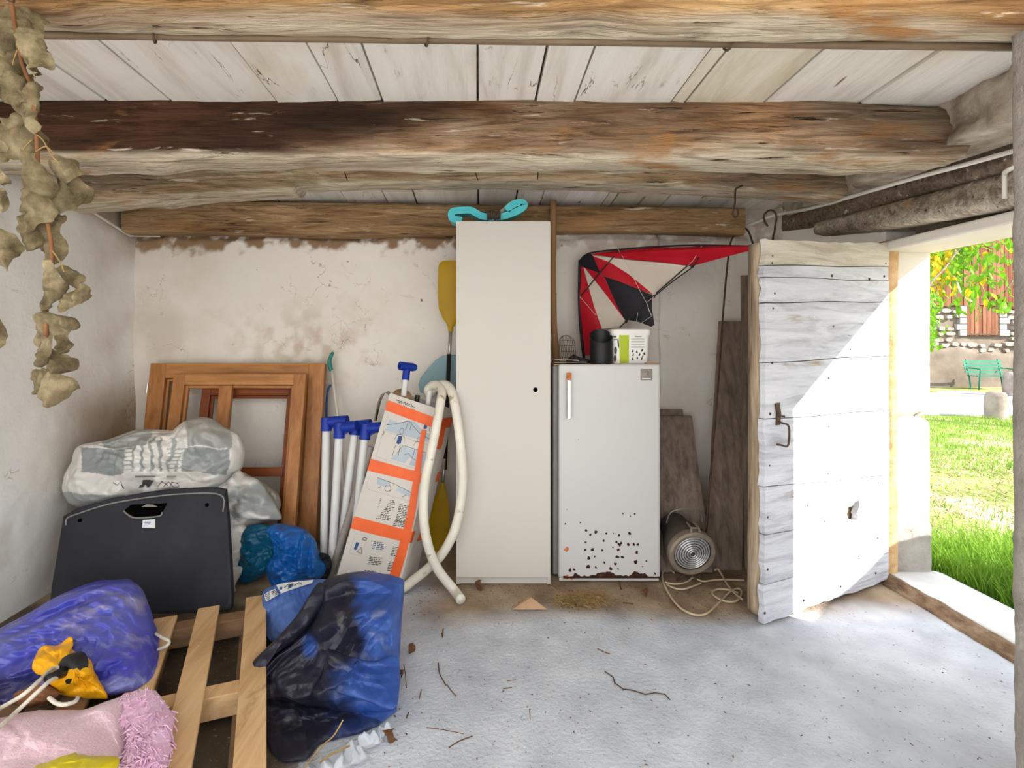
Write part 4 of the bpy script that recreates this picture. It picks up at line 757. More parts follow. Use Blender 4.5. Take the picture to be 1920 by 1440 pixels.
def ribbon(rows, name, m_, th=(0, .004, 0)):
    V = [p for r in rows for p in r]; n = len(V); V2 = [np.asarray(p)+th for p in V]; k = len(rows)
    Fc = [(2*i, 2*i+1, 2*i+3, 2*i+2) for i in range(k-1)]+[(n+2*i, n+2*i+2, n+2*i+3, n+2*i+1) for i in range(k-1)]+[(2*i, 2*i+2, n+2*i+2, n+2*i) for i in range(k-1)]+[(2*i+1, n+2*i+1, n+2*i+3, 2*i+3) for i in range(k-1)]
    MB().add(V+V2, Fc).build(name, m_, box, True)
ribbon([(W(729, 742, 2.93), W(733, 737, 3.05)), (W(722, 736, 2.92), W(728, 733, 3.05)), (W(714, 740, 2.90), W(722, 737, 3.04)), (W(707, 756, 2.89), W(714, 753, 3.02)), (W(700, 790, 2.87), W(706, 789, 3.0))], 'flap', m_card)
ribbon([(W(733, 739, 2.95), W(770, 748, 2.95)), (W(742, 731, 3.0), W(772, 741, 3.0)), (W(757, 728, 3.04), W(768, 735, 3.04))], 'torn_flap', m_kraft)
def tband(t0, t1, tt0, tt1, s1=1.0, side=True):
    V = []; k = 12
    for i in range(k+1): s = s1*i/k; V += [BF(s, lerp(t0, tt0, s), .003), BF(s, lerp(t1, tt1, s), .003)]
    kk = k+1
    if side:
        for i in range(1, 7): s = i/6; V += [BS(s, tt0+.01*s, .003), BS(s, tt1+.01*s, .003)]
        kk += 6
    V = np.array(V); V[:, 1] -= .0015*fbm(V*20, 2, 3)
    MB().add(V, [(2*i, 2*i+2, 2*i+3, 2*i+1) for i in range(kk-1)]).build('tape_band', m_orange, box)
tband(.905, .96, .885, .945); tband(.575, .638, .565, .622); tband(.272, .335, .235, .30)
V = []
for i in range(21): t = i/20*.86+.0; s = .86+.06*math.sin(t*5)-.02*t; w = .085-.05*t; V += [BF(min(s-w, 1), t, .0045), BF(min(s+w, 1.0), t, .0045)]
MB().add(V, [(2*i, 2*i+1, 2*i+3, 2*i+2) for i in range(20)]).build('tape_strip', m_orange, box)
V = [BS(0, .93, .006), BS(.55, .93, .006), BS(.55, .80, .012), BS(.5, .765, .01), BS(0, .775, .006)]; MB().add(V, [(0, 4, 3, 2, 1)]).build('tape_end', m_orange, box)
# print on the front of the box
mI, mB, mD, mG = MB(), MB(), MB(), MB()
def pol(mb, pts, e=.0012): mb.add([BF(s, t, e) for s, t in pts], [tuple(range(len(pts)))])
def line(mb, pts, w=.006, e=.0014):
    for (a, b), (c_, d) in zip(pts[:-1], pts[1:]):
        v = np.array([c_-a, (d-b)*3.0]); n = np.array([-v[1], v[0]])/(np.linalg.norm(v)+1e-9)*w/2; pol(mb, [(a-n[0], b-n[1]/3), (c_-n[0], d-n[1]/3), (c_+n[0], d+n[1]/3), (a+n[0], b+n[1]/3)], e)
pol(mB, [(.10, .80), (.13, .865), (.30, .862), (.5, .888), (.62, .885), (.80, .845), (.95, .85), (.97, .80)]); line(mI, [(.10, .83), (.3, .855), (.48, .885), (.7, .84), (.95, .815)], .008)
line(mG, [(.08, .885), (.08, .655), (.98, .635)], .008); line(mG, [(.09, .795), (.97, .785)], .008)
pol(mB, [(.33, .66), (.42, .70), (.48, .745), (.98, .735), (.98, .645)]); line(mI, [(.42, .70), (.49, .748), (.97, .738)], .007); line(mI, [(.55, .70), (.62, .712), (.7, .69), (.78, .685)], .006)
def figure(s, t, k, suit):
    line(mI, [(s+k*.04*math.cos(a), t+k*.075+k*.016*math.sin(a)) for a in np.linspace(0, 6.3, 9)], .006); line(mI, [(s-k*.09, t+k*.02), (s-k*.06, t+k*.052), (s, t+k*.056), (s+k*.07, t+k*.05), (s+k*.11, t-k*.005)], .007)
    line(mI, [(s-k*.04, t-k*.0), (s-k*.05, t-k*.07)], .007); line(mI, [(s+k*.04, t), (s+k*.05, t-k*.06)], .007)
    if suit: pol(mD, [(s-k*.035, t+k*.045), (s+k*.03, t+k*.05), (s+k*.04, t+k*.01), (s-.0, t-k*.0), (s-k*.04, t+k*.005)], .0016)
figure(.40, .745, 1, True); figure(.74, .745, .75, False); figure(.80, .865, .8, True); figure(.5, .885, .8, False)
line(mG, [(.07, .545), (.05, .50), (.12, .48), (.5, .468), (.97, .455)], .008); pol(mB, [(.20, .55), (.22, .515), (.45, .508), (.9, .475), (.93, .50), (.45, .54)]); line(mI, [(.2, .55), (.5, .535), (.95, .495)], .007); line(mI, [(.3, .51), (.26, .495)], .01); line(mI, [(.5, .505), (.46, .49)], .01); line(mI, [(.75, .49), (.7, .472)], .01)
line(mI, [(.42+.05*math.cos(a), .505+.018*math.sin(a)) for a in np.linspace(0, 6.3, 10)], .006)
rs = np.random.RandomState(2)
def para(s0, s1, t0, n, mb, dt=.0088, bold=True):
    for k in range(n):
        t = t0-k*dt; e = s1-rs.uniform(0, .35)*(s1-s0); s = s0
        while s < e: w = rs.uniform(.02, .07); pol(mb if k or not bold else mI, [(s, t-.0022), (min(s+w, e), t-.0022-.01*w), (min(s+w, e), t+.0022-.01*w), (s, t+.0022)]); s += w+.012
para(.34, .62, .445, 10, mI); para(.68, .96, .43, 11, mI); para(.34, .6, .36, 3, mI); para(.66, .95, .345, 4, mI); para(.42, .66, .22, 5, mD); para(.74, .97, .205, 6, mI); para(.42, .66, .14, 5, mI); para(.74, .97, .125, 6, mI); para(.40, .62, .07, 5, mI); para(.74, .95, .05, 5, mI); para(.15, .5, .975, 1, mI); para(.2, .6, .967, 1, mI)
line(mG, [(.10, .25), (.09, .15), (.28, .143), (.31, .245), (.10, .25)], .007); pol(mD, [(.14, .17), (.19, .168), (.2, .205), (.15, .208)]); line(mI, [(.24, .165), (.2, .16), (.25, .185), (.28, .155), (.22, .155)], .008); line(mI, [(.23, .225), (.29, .22), (.30, .232), (.25, .236), (.23, .225)], .012)
line(mI, [(.075, .79), (.095, .792), (.1, .785), (.075, .775), (.1, .774)], .009)
for nm, mb, mt in (('line_drawing', mI, m_ink), ('pale_blue_artwork', mB, m_inkblue), ('dark_blue_artwork', mD, m_inkdeep), ('grey_panel_lines', mG, m_inkgrey)): mb.build(nm, mt, box, kind='stuff')
# pole with blue tee standing in the box, and a short stub
a, b = W(761, 706, 3.0), W(741, 880, 2.90); t = thing('pool_pole', b, 'white pole with blue tee fitting sticking out of the cardboard box', 'pole', 'white pool frame poles'); MB().tube([b, a], .0165, 14).build('tube', m_tube, t, 40)
d = (a-b)/np.linalg.norm(a-b); MB().tube([a-d*.02, a+d*.05], .021, 14).build('sleeve', m_bluepl, t, 40)
q = a+d*.052; MB().lathe([(.014, .0), (.014, .085), (.024, .085), (.024, -.0), (.018, -.02), (0, -.02)], q+np.array([.03, .02, 0]), (-.75, -.62, .12), 20).build('tee_socket', m_bluepl, t, 40)
a, b = W(806, 731, 2.99), W(798, 800, 2.97); MB().tube([b, a], .0155, 14).build('pool_pole', m_tube, None, 40, label='short white tube end in the box top beside the hose', cat='pole', group='white pool frame poles')
a, b = W(783, 741, 3.0), W(776, 800, 2.97); MB().tube([b, a], .014, 12).build('pool_pole', m_black, None, 40, label='black tube end inside the open cardboard box', cat='pole', group='white pool frame poles')
# ---------------------------------------------------------------- pool hose
hp = [G(864, 1124, .03), G(850, 1105, .04), W(820, 1066, 2.72), W(802, 1020, 2.72), W(794, 965, 2.73), W(797, 905, 2.75), W(808, 850, 2.78), W(818, 800, 2.80), W(826, 755, 2.82), W(829, 735, 2.86), W(824, 724, 2.92), W(812, 722, 2.97), W(803, 730, 3.0), W(806, 738, 3.02), W(815, 728, 3.0), W(830, 721, 2.93), W(843, 727, 2.87), W(851, 750, 2.82), W(858, 790, 2.80), W(865, 850, 2.79), W(868, 900, 2.78), W(862, 955, 2.78), W(850, 1000, 2.78), W(828, 1040, 2.79), W(800, 1068, 2.80), W(775, 1088, 2.8), W(760, 1100, 2.78), W(735, 1112, 2.74)]
hs = smooth_path(hp, 8); MB().tube(hs, .0245, 14).build('pool_hose', m_hose, None, True, label='thick cream plastic hose looped over the cardboard box', cat='hose')
# ---------------------------------------------------------------- wooden window frames
def frame(TL, w, h, yb, bw, th, bars, label, mats, extra=(), hinge=False):
    TL = np.asarray(TL); dn = np.array([0, yb-TL[1], -TL[2]]); L = np.linalg.norm(dn); dn = dn/L; ux = np.array([1., 0, 0]); nn = np.cross(ux, dn); nn = nn if nn[1] < 0 else -nn
    t = thing('window_frame', [TL[0]+w/2, yb, 0], label, 'frame', 'wooden window frames')
    def bar_(x0_, x1_, y0_, y1_, nm, m_, d0=0., d1=None):
        d1 = th if d1 is None else d1; c = [TL+ux*x+dn*y+nn*d for d in (d0, d1) for x, y in ((x0_, y0_), (x1_, y0_), (x1_, y1_), (x0_, y1_))]; return MB().hexa(c).build(nm, m_, t, bevel=.004)
    h = min(h, L)
    s1 = bar_(0, bw, 0, h, 'stile', mats[0]); bar_(w-bw, w, 0, h, 'stile', mats[0]); bar_(bw, w-bw, 0, bw*.95, 'top_rail', mats[1]); bar_(bw, w-bw, h-bw, h, 'bottom_rail', mats[1])
    ib = .018; bar_(bw, bw+ib, bw*.95, h-bw, 'rebate', mats[0], 0, th*.55); bar_(w-bw-ib, w-bw, bw*.95, h-bw, 'rebate', mats[0], 0, th*.55); bar_(bw+ib, w-bw-ib, bw*.95, bw*.95+ib, 'rebate', mats[1], 0, th*.55)
    for (x0_, x1_, y0_, y1_, m_) in bars: bar_(x0_, x1_, y0_, y1_, 'glazing_bar', m_, .004, th*.85)
    if hinge:
        MB().tube([TL+ux*(-.004)+dn*.13+nn*(th+.002), TL+ux*(-.004)+dn*.19+nn*(th+.002)], .007, 8).build('hinge', m_chrome, t)
    return t
frame(W(291, 683, 3.43), 1.105, 1.3, 3.22, .10, .05, (), 'large outer oak window frame leaning on the back wall', (m_frame, m_frame_h), hinge=True)
frame(W(384, 727, 3.38), .605, 1.2, 3.15, .055, .035, ((.055, .545, .49, .545, m_frame_red),), 'reddish middle window frame between the two oak frames', (m_frame_red, m_frame_red))
frame(W(333, 703, 3.33), .815, 1.2, 3.08, .072, .045, ((.285, .365, .07, 1.1, m_frame),), 'front oak window frame with a vertical glazing bar', (m_frame, m_frame_h))

# ================================================================ SOFT THINGS AND HEAPS
def pillow(outline, yc, front, back, amp, freq, seed, na=220, nr=46, pw=.62, zmin=0., sm=6, fine=.35, smoothn=2, aniso=None):
    """closed crumpled body: traced outline with its own depth, bulging to the front and to the back"""
    O = np.array([p for p in smooth_path([np.array([x, y, 0.]) for x, y in outline], sm, closed=True)])[:, :2]
    seg = np.linalg.norm(np.roll(O, -1, 0)-O, axis=1); cum = np.concatenate([[0], np.cumsum(seg)]); tt = np.linspace(0, cum[-1], na, endpoint=False)
    Oc = np.vstack([O, O[:1]]); O = np.column_stack([np.interp(tt, cum, Oc[:, 0]), np.interp(tt, cum, Oc[:, 1])])
    x, y = O[:, 0], O[:, 1]; A = .5*np.sum(x*np.roll(y, -1)-np.roll(x, -1)*y); c = np.array([np.sum((x+np.roll(x, -1))*(x*np.roll(y, -1)-np.roll(x, -1)*y)), np.sum((y+np.roll(y, -1))*(x*np.roll(y, -1)-np.roll(x, -1)*y))])/(6*A)
    rr = np.concatenate([np.linspace(0.02, .85, nr*2//3, endpoint=False), .85+.15*np.sin(np.linspace(0, math.pi/2, nr-nr*2//3))]); P = []; IM = []; B = []; S = []
    for side in (1, -1):
        for r in (rr if side > 0 else rr[-2::-1]):
            im = c+(O-c)*r; b = (1-min(r, 1)**3)**pw
            Y = yc(im[:, 0], im[:, 1])+(-front if side > 0 else back)*b; P.append(np.column_stack([(im[:, 0]-CX)/F*Y, Y, H+(CY-im[:, 1])/F*Y])); IM.append(im); B.append(np.full(na, b)); S.append(np.full(na, side))
    P, IM, B, S = np.vstack(P), np.vstack(IM), np.concatenate(B), np.concatenate(S)
    Q = P if aniso is None else P@np.array(aniso, float).T
    d = amp*crumple(Q, freq, seed)+amp*fine*crumple(P, freq*2.6, seed+5)+amp*.7*fbm(P*freq*.5, 2, seed)
    dirv = np.column_stack([.12*vnoise(P*freq, seed+3), -np.ones(len(P))*S, .35+0*B]); dirv /= np.linalg.norm(dirv, axis=1)[:, None]
    P = P+dirv*(d*(.12+.88*B))[:, None]
    P[:, 2] = np.maximum(P[:, 2], zmin+.004*vnoise(P*20, seed))
    m = MB().grid(P, na, len(P)//na, wrapu=True); m.f.append(tuple(range(na-1, -1, -1))); n = len(P)//na; m.f.append(tuple((n-1)*na+k for k in range(na)))
    return m, P, IM, B, S
def inpoly(IM, poly):
    x, y = IM[:, 0], IM[:, 1]; r = np.zeros(len(IM), bool); n = len(poly)
    for i in range(n):
        (x1, y1), (x2, y2) = poly[i], poly[(i+1) % n]; k = ((y1 > y) != (y2 > y)) & (x < (x2-x1)*(y-y1)/(y2-y1+1e-9)+x1); r ^= k
    return r
lin = lambda ax, xs, ys: (lambda X, Y: np.interp(X if ax == 'x' else Y, xs, ys))
cst = lambda v: (lambda X, Y: v+0*X)
def soft(name, outline, yc, front, back, amp, freq, seed, m_, label, cat, colfn=None, parent=None, group=None, **kw):
    m, P, IM, B, S = pillow(outline, yc, front, back, amp, freq, seed, **kw); C = colfn(IM, P, S) if colfn else None
    o = m.build(name, m_, parent, True, col=C, label=label, cat=cat, group=group); return o
# ---------------------------------------------------------------- pallet
slat_d = np.array([.37, -.93]); slat_d /= np.linalg.norm(slat_d); str_d = np.array([-slat_d[1], slat_d[0]]); oB = np.array([-1.209, 2.394])
pal = thing('wooden_pallet', (oB[0]+.3, oB[1]-.5, 0), 'wooden pallet of spaced slats lying on the floor at the left', 'pallet')
def pbox(a0, a1, b0, b1, z0, z1):   # a along stringer direction, b along slat direction, from oB
    q = [oB+str_d*a+slat_d*b for a, b in ((a0, b0), (a1, b0), (a1, b1), (a0, b1))]; return MB().hexa([(*p, z0) for p in q]+[(*p, z1) for p in q])
for k, (a, dl) in enumerate(((-.54, .02), (-.355, .0), (-.165, .03), (.0, .0), (.195, -.03))):
    pbox(a-.044, a+.044, dl, 1.2+dl*.3, .1005, .120).build('slat', m_pallet if k in (3, 4) else m_pallet_dk if k < 2 else m_pallet, pal, bevel=.003)
for b in (.05, .58, 1.12): pbox(-.6, .235, b, b+.075, .022, .100).build('stringer', m_pallet_dk if b < .1 else m_pallet, pal, bevel=.003)
for a in (-.5, -.19, .18): pbox(a-.05, a+.05, .0, 1.2, .001, .021).build('bottom_slat', m_pallet_dk, pal, bevel=.003)
# ---------------------------------------------------------------- black car parcel shelf
def SY(py): return np.interp(py, [915, 1150], [2.70, 2.575])
def S3(px, py, o=0.): return W(px, py, SY(py)+o)
shf = thing('parcel_shelf', (S3(270, 1150)*[1, 1, 0]), 'black car parcel shelf leaning in front of the plastic sacks', 'panel')
op = [(92, 1150), (97, 1100), (108, 1035), (119, 968), (140, 955), (200, 938), (270, 925), (340, 918), (400, 916), (421, 920), (426, 970), (431, 1050), (434, 1118), (433, 1143), (290, 1153), (180, 1153)]
P = np.array([S3(x, y) for x, y in op]); cc = P.mean(0); B_ = P+[0, .03, 0]; n = len(P); I = np.array([S3(x+(267-x)*.035, y+(1045-y)*.05, -.004) for x, y in op])
MB().add(np.vstack([P, B_, I]), [tuple(range(n, 2*n))]+[(k, n+k, n+(k+1) % n, (k+1) % n) for k in range(n)]+[(2*n+k, k, (k+1) % n, 2*n+(k+1) % n) for k in range(n)]+[tuple(range(3*n-1, 2*n-1, -1))]).build('panel', m_shelf, shf, 35)
MB().tube(smooth_path([S3(x, y, -.006) for x, y in ((124, 985), (126, 972), (150, 962), (205, 945), (275, 933), (345, 926), (414, 928), (418, 960))], 5), .004, 6).build('rim', m_fridge_side, shf, True)
MB().prism([S3(x, y, -.0055) for x, y in ((232, 958), (246, 946), (300, 944), (314, 943), (306, 958), (300, 966), (254, 969))], (0, -.002, 0)).build('handle_recess', m_void, shf)
MB().tube(smooth_path([S3(x, y, -.009) for x, y in ((232, 958), (240, 965), (254, 971), (298, 968), (304, 960))], 4), .004, 6).build('handle_lip', m_fridge_side, shf, True)
MB().prism([S3(x, y, -.0085) for x, y in ((266, 950), (276, 945), (288, 946), (296, 950))], (0, -.004, 0)).build('latch', m_fridge_side, shf)
sl_ = MB().prism([S3(x, y, -.0055) for x, y in ((268, 975), (291, 973), (291, 990), (267, 989))], (0, -.0015, 0)).build('sticker', m_white_label, shf)
m = MB()
for y, x_ in ((979, 283), (982, 281)): m.add([S3(271, y+1.4, -.0075), S3(x_, y+1.0, -.0075), S3(x_, y-.6, -.0075), S3(271, y-.2, -.0075)], [(0, 1, 2, 3)])
m.build('sticker_print', m_inkdeep, sl_, kind='stuff')
for x, y in ((150, 976), (388, 947)): MB().lathe([(0, .001), (.010, .0005), (.010, -.003)], S3(x, y, -.0055), (0, -1, 0), 12).build('screw_hole', m_void, shf)
# ---------------------------------------------------------------- sacks behind the shelf
Wt, Gy, Br = np.array(rgb(224, 220, 214)), np.array(rgb(148, 152, 150)), np.array(rgb(176, 164, 148))
def sackcol(IM, P, S):
    x, y = IM[:, 0]+6*vnoise(P*9, 3), IM[:, 1]+5*vnoise(P*8, 7); C = np.tile(Wt, (len(x), 1)); g = np.zeros(len(x))
    band = (y > 838) & (y < 888)
    g = np.where(band & (x > 150) & (x < 240), 1, g); g = np.where(band & (x > 336) & (x < 428), 1, g)
    tr = (y < 836) & (((x > 190) & (x < 285)) | ((x > 345) & (x < 432))); g = np.where(tr, .85, g)
    st = (y > 818) & (y < 888) & (x > 252) & (x < 330); wave = np.sin((x+.18*(y-850))*.42); g = np.where(st & (wave > .45), .95, g)
    tk = (y > 836) & (y < 886) & ((x > 238) & (x < 256) | (x > 312) & (x < 334)) & (np.sin(y*.75) > .55); g = np.where(tk, .9, g)
    g = np.where((y > 926), .8, g); C = C*(1-g[:, None])+Gy*g[:, None]; d = .30*sstep(835, 800, y)+.18*np.clip(fbm(P*5, 3, 2)+.1, 0, 1); C = C*(1-d[:, None])+Br*d[:, None]
    return C
sA = soft('plastic_sack', [(118, 925), (121, 890), (135, 865), (138, 850), (152, 834), (200, 825), (230, 814), (262, 805), (310, 806), (326, 806), (345, 790), (375, 782), (400, 786), (420, 800), (447, 815), (459, 845), (455, 875), (442, 893), (432, 912), (400, 935), (300, 952), (200, 956), (140, 948)], lin('x', [118, 250, 460], [2.80, 2.92, 2.98]), .17, .16, .017, 6, 31, m_sack, 'grey and white printed plastic sack on top of the pile', 'sack', sackcol, group='plastic sacks in the corner', na=300, nr=80)
def SF(px, py):   # print lies just proud of the sack front: nearest mesh depth
    V = np.array([v.co[:] for v in sA.data.vertices])+OFF[sA.name]; V = V[:len(V)//2]; ix = V[:, 0]/V[:, 1]*F+CX; iy = CY-(V[:, 2]-H)/V[:, 1]*F; k = np.argsort((ix-px)**2+(iy-py)**2)[:6]; return W(px, py, V[k, 1].min()-.004)
m = MB()
pr = [[(268, 900), (283, 900), (276, 912), (272, 908), (268, 914), (260, 915), (262, 910), (266, 909)], [(274, 914), (283, 901), (288, 901), (279, 914)]]
for p in pr: m.add([SF(x, y) for x, y in p], [tuple(range(len(p)-1, -1, -1))])
m.build('sack_emblem', m_ink, sA)
m = MB()
for x0_, x1_, y in ((253, 291, 893.5), (312, 330, 893.5)): m.add([SF(x0_, y+1.6), SF((x0_+x1_)/2, y+1.6), SF(x1_, y+1.2), SF(x1_, y-1.2), SF((x0_+x1_)/2, y-1.3), SF(x0_, y-1.3)], [(0, 1, 2, 3, 4, 5)])
m.build('sack_print_line', m_fridge_side, sA, kind='stuff')
m = MB()
for pts in ([(212, 905), (220, 910), (226, 902), (230, 914), (233, 916)], [(296, 912), (303, 903), (312, 908), (318, 914), (322, 904), (332, 906), (336, 912), (326, 914), (316, 903), (306, 913)]): m.tube([SF(x, y) for x, y in pts], .0015, 4)
m.build('sack_scrawl', m_ink, sA, kind='stuff')
def plainsack(IM, P, S):
    n = fbm(P*6, 3, 4); g = sstep(.0, .1, n); return mix(Wt*.95, Gy, g*.85)
soft('plastic_sack', [(170, 940), (300, 935), (400, 925), (430, 905), (447, 882), (463, 893), (485, 900), (505, 925), (528, 968), (520, 976), (500, 978), (478, 988), (440, 996), (300, 1010), (180, 1000)], lin('x', [150, 530], [2.84, 2.96]), .12, .08, .015, 7, 33, m_sack, 'grey white plastic sack sticking out right under the top sack', 'sack', plainsack, group='plastic sacks in the corner')
soft('plastic_sack', [(180, 1000), (300, 1005), (430, 985), (458, 982), (464, 1000), (461, 1030), (446, 1058), (456, 1066), (440, 1100), (432, 1125), (300, 1130), (180, 1110)], lin('y', [980, 1125], [2.88, 2.80]), .10, .10, .013, 8, 35, m_sack, 'crumpled white plastic sack at the bottom beside the black shelf', 'sack', lambda IM, P, S: mix(Wt, Br, np.clip(.3+fbm(P*6, 3, 4), 0, .6)), group='plastic sacks in the corner')
lab = soft('plastic_sack', [(455, 890), (470, 893), (500, 910), (523, 930), (524, 955), (505, 962), (480, 950)], cst(3.03), .05, .06, .010, 9, 37, m_sack, 'limp grey sack lying behind the others against the frame', 'sack', lambda IM, P, S: mix(Gy, Br, np.clip(.4+fbm(P*6, 3, 4), 0, 1)), group='plastic sacks in the corner', zmin=.2)
soft('teal_bag', [(450, 1005), (468, 986), (500, 985), (520, 1010), (515, 1060), (480, 1088), (452, 1092), (444, 1060)], cst(2.86), .06, .12, .011, 8, 41, m_tealbag, 'dark teal plastic bag between the white sack and the blue bag', 'bag')
soft('blue_bag', [(498, 992), (515, 982), (545, 984), (575, 995), (592, 1015), (600, 1045), (612, 1062), (600, 1085), (560, 1092), (535, 1104), (515, 1106), (503, 1085), (499, 1062), (512, 1040), (510, 1015)], lin('y', [980, 1106], [2.88, 2.78]), .10, .10, .016, 9, 43, m_bluebag, 'crumpled bright blue plastic bag on the floor by the poles', 'bag')
soft('black_bag', [(596, 1042), (608, 1037), (620, 1046), (620, 1070), (606, 1092), (592, 1086)], cst(2.83), .03, .06, .008, 10, 45, m_blackcloth, 'small black bag tucked between the blue bag and poles', 'bag')
# ---------------------------------------------------------------- blue tarpaulin heap
navy, blue, lblue = np.array(rgb(34, 34, 48)), np.array(rgb(44, 76, 148)), np.array(rgb(92, 124, 190))
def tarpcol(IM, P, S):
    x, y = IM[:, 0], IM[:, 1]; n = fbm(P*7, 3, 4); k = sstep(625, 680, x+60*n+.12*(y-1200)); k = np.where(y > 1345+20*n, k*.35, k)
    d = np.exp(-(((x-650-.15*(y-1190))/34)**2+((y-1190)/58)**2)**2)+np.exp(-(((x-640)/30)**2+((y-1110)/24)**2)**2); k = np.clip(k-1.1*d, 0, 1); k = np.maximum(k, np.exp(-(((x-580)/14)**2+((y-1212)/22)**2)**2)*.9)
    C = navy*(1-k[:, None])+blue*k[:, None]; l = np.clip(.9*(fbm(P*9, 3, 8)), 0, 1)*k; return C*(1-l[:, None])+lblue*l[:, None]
tarp = thing('blue_tarpaulin', W(620, 1400, 1.75)*[1, 1, 0], 'dusty blue and navy tarpaulin bundled on the floor beside the pallet', 'tarpaulin')
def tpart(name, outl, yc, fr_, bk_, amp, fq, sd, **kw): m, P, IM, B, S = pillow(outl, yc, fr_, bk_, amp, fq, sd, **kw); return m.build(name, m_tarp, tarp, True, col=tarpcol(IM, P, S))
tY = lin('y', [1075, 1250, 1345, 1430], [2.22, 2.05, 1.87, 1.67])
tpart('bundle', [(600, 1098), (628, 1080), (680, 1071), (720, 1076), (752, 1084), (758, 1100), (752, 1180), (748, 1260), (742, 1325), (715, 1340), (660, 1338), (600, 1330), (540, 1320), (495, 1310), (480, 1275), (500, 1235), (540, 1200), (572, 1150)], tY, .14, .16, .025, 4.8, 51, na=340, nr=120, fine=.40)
tpart('lower_layer', [(495, 1300), (560, 1312), (640, 1322), (735, 1325), (738, 1340), (700, 1368), (640, 1388), (600, 1400), (575, 1428), (530, 1432), (500, 1400), (490, 1352)], tY, .05, .14, .013, 7, 54, na=260, nr=60, fine=.4)
tpart('rolled_fold', [(598, 1092), (612, 1102), (606, 1130), (585, 1170), (548, 1205), (512, 1232), (492, 1258), (482, 1268), (467, 1262), (476, 1238), (515, 1200), (555, 1155), (580, 1115)], lambda X, Y: tY(X, Y)-.075, .05, .05, .008, 8, 55, na=220, nr=40)
tpart('tucked_fold', [(520, 1250), (560, 1215), (600, 1190), (622, 1215), (610, 1262), (585, 1305), (550, 1312), (520, 1290)], lambda X, Y: tY(X, Y)-.115, .035, .04, .010, 9, 56, na=200, nr=40)
tpart('side_flap', [(612, 1218), (660, 1232), (700, 1240), (745, 1232), (748, 1300), (735, 1330), (680, 1312), (610, 1290), (598, 1255)], lambda X, Y: tY(X, Y)-.13, .02, .05, .006, 7, 58, na=220, nr=40)
lb = soft('blue_sack', [(492, 1118), (500, 1104), (530, 1093), (590, 1086), (622, 1092), (612, 1130), (575, 1170), (530, 1200), (505, 1200), (496, 1165)], lin('y', [1085, 1200], [2.50, 2.28]), .05, .10, .008, 8, 53, m_tarp, 'blue plastic sack with white printed label behind the tarpaulin', 'sack', lambda IM, P, S: mix(blue*1.15, lblue, np.clip(.4+fbm(P*8, 3, 3), 0, 1)))
Vl = np.array([v.co[:] for v in lb.data.vertices])+OFF[lb.name]; Vl = Vl[:len(Vl)//2]
def LF(px, py, e=.006): ix = Vl[:, 0]/Vl[:, 1]*F+CX; iy = CY-(Vl[:, 2]-H)/Vl[:, 1]*F; k = np.argsort((ix-px)**2+(iy-py)**2)[:5]; return W(px, py, Vl[k, 1].min()-e)
def strip2(pts_a, pts_b, e): V = [q for a, b in zip(pts_a, pts_b) for q in (LF(*a, e), LF(*b, e))]; return MB().add(V, [(2*i, 2*i+1, 2*i+3, 2*i+2) for i in range(len(pts_a)-1)])
strip2([(518, 1097), (532, 1093), (560, 1090), (588, 1087)], [(527, 1113), (540, 1108), (560, 1101), (585, 1093)], .008).build('label', m_white_label, lb)
strip2([(495, 1115), (506, 1108), (517, 1104)], [(499, 1128), (512, 1121), (522, 1115)], .008).build('barcode_label', m_white_label, lb)
m = MB()
for k in range(4): o = k*3; a, b = LF(497+k, 1116+o, .010), LF(518+k, 1105.5+o*.9, .010); m.tube([a, b], .0018, 4)
for pts in ([(534, 1101), (541, 1095), (550, 1097)], [(540, 1104), (548, 1094)], [(552, 1098), (560, 1092), (566, 1096)]): m.tube([LF(*p, .010) for p in pts], .002, 4)
m.build('label_print', m_ink, lb, kind='stuff')
# clear film scraps in front of the heap
def film(p0, p1, p2, p3, amp, seed):
    def fn(u, v):
        A, B_, C_, D_ = (G(*p) for p in (p0, p1, p2, p3)); P = (A*(1-u)[:, None]+B_*u[:, None])*(1-v)[:, None]+(D_*(1-u)[:, None]+C_*u[:, None])*v[:, None]
        k = crumple(P, 16, seed); P[:, 2] = .004+np.maximum(0, amp*(k+1.3))*np.sin(np.pi*np.clip(v, .06, .94)); P[:, 0] += .006*crumple(P, 14, seed+3); return P
    return slab(fn, 70, 34, (0, 0, .0008))[0]
film((548, 1446), (655, 1398), (690, 1424), (590, 1475), .012, 57).build('clear_film', m_film, None, 50, label='crumpled clear plastic film on the floor before the tarpaulin', cat='film')
film((640, 1398), (722, 1366), (738, 1378), (668, 1420), .010, 59).build('clear_film', m_film, None, 50, label='smaller scrap of clear film at the right corner of the tarpaulin', cat='film')
MB().tube(smooth_path([G(568, 1445, .03), G(600, 1402, .08), G(625, 1380, .12), G(643, 1350, .16)], 6), .0022, 5).build('dry_stalk', m_straw, None, label='long dry stalk lying over the front of the tarpaulin', cat='stalk')
MB().tube(smooth_path([G(600, 1430, .03), G(620, 1415, .05), G(656, 1398, .05)], 6), .003, 5).build('dry_stalk', m_straw, None, label='short pale dry stalk on the clear plastic film', cat='stalk')
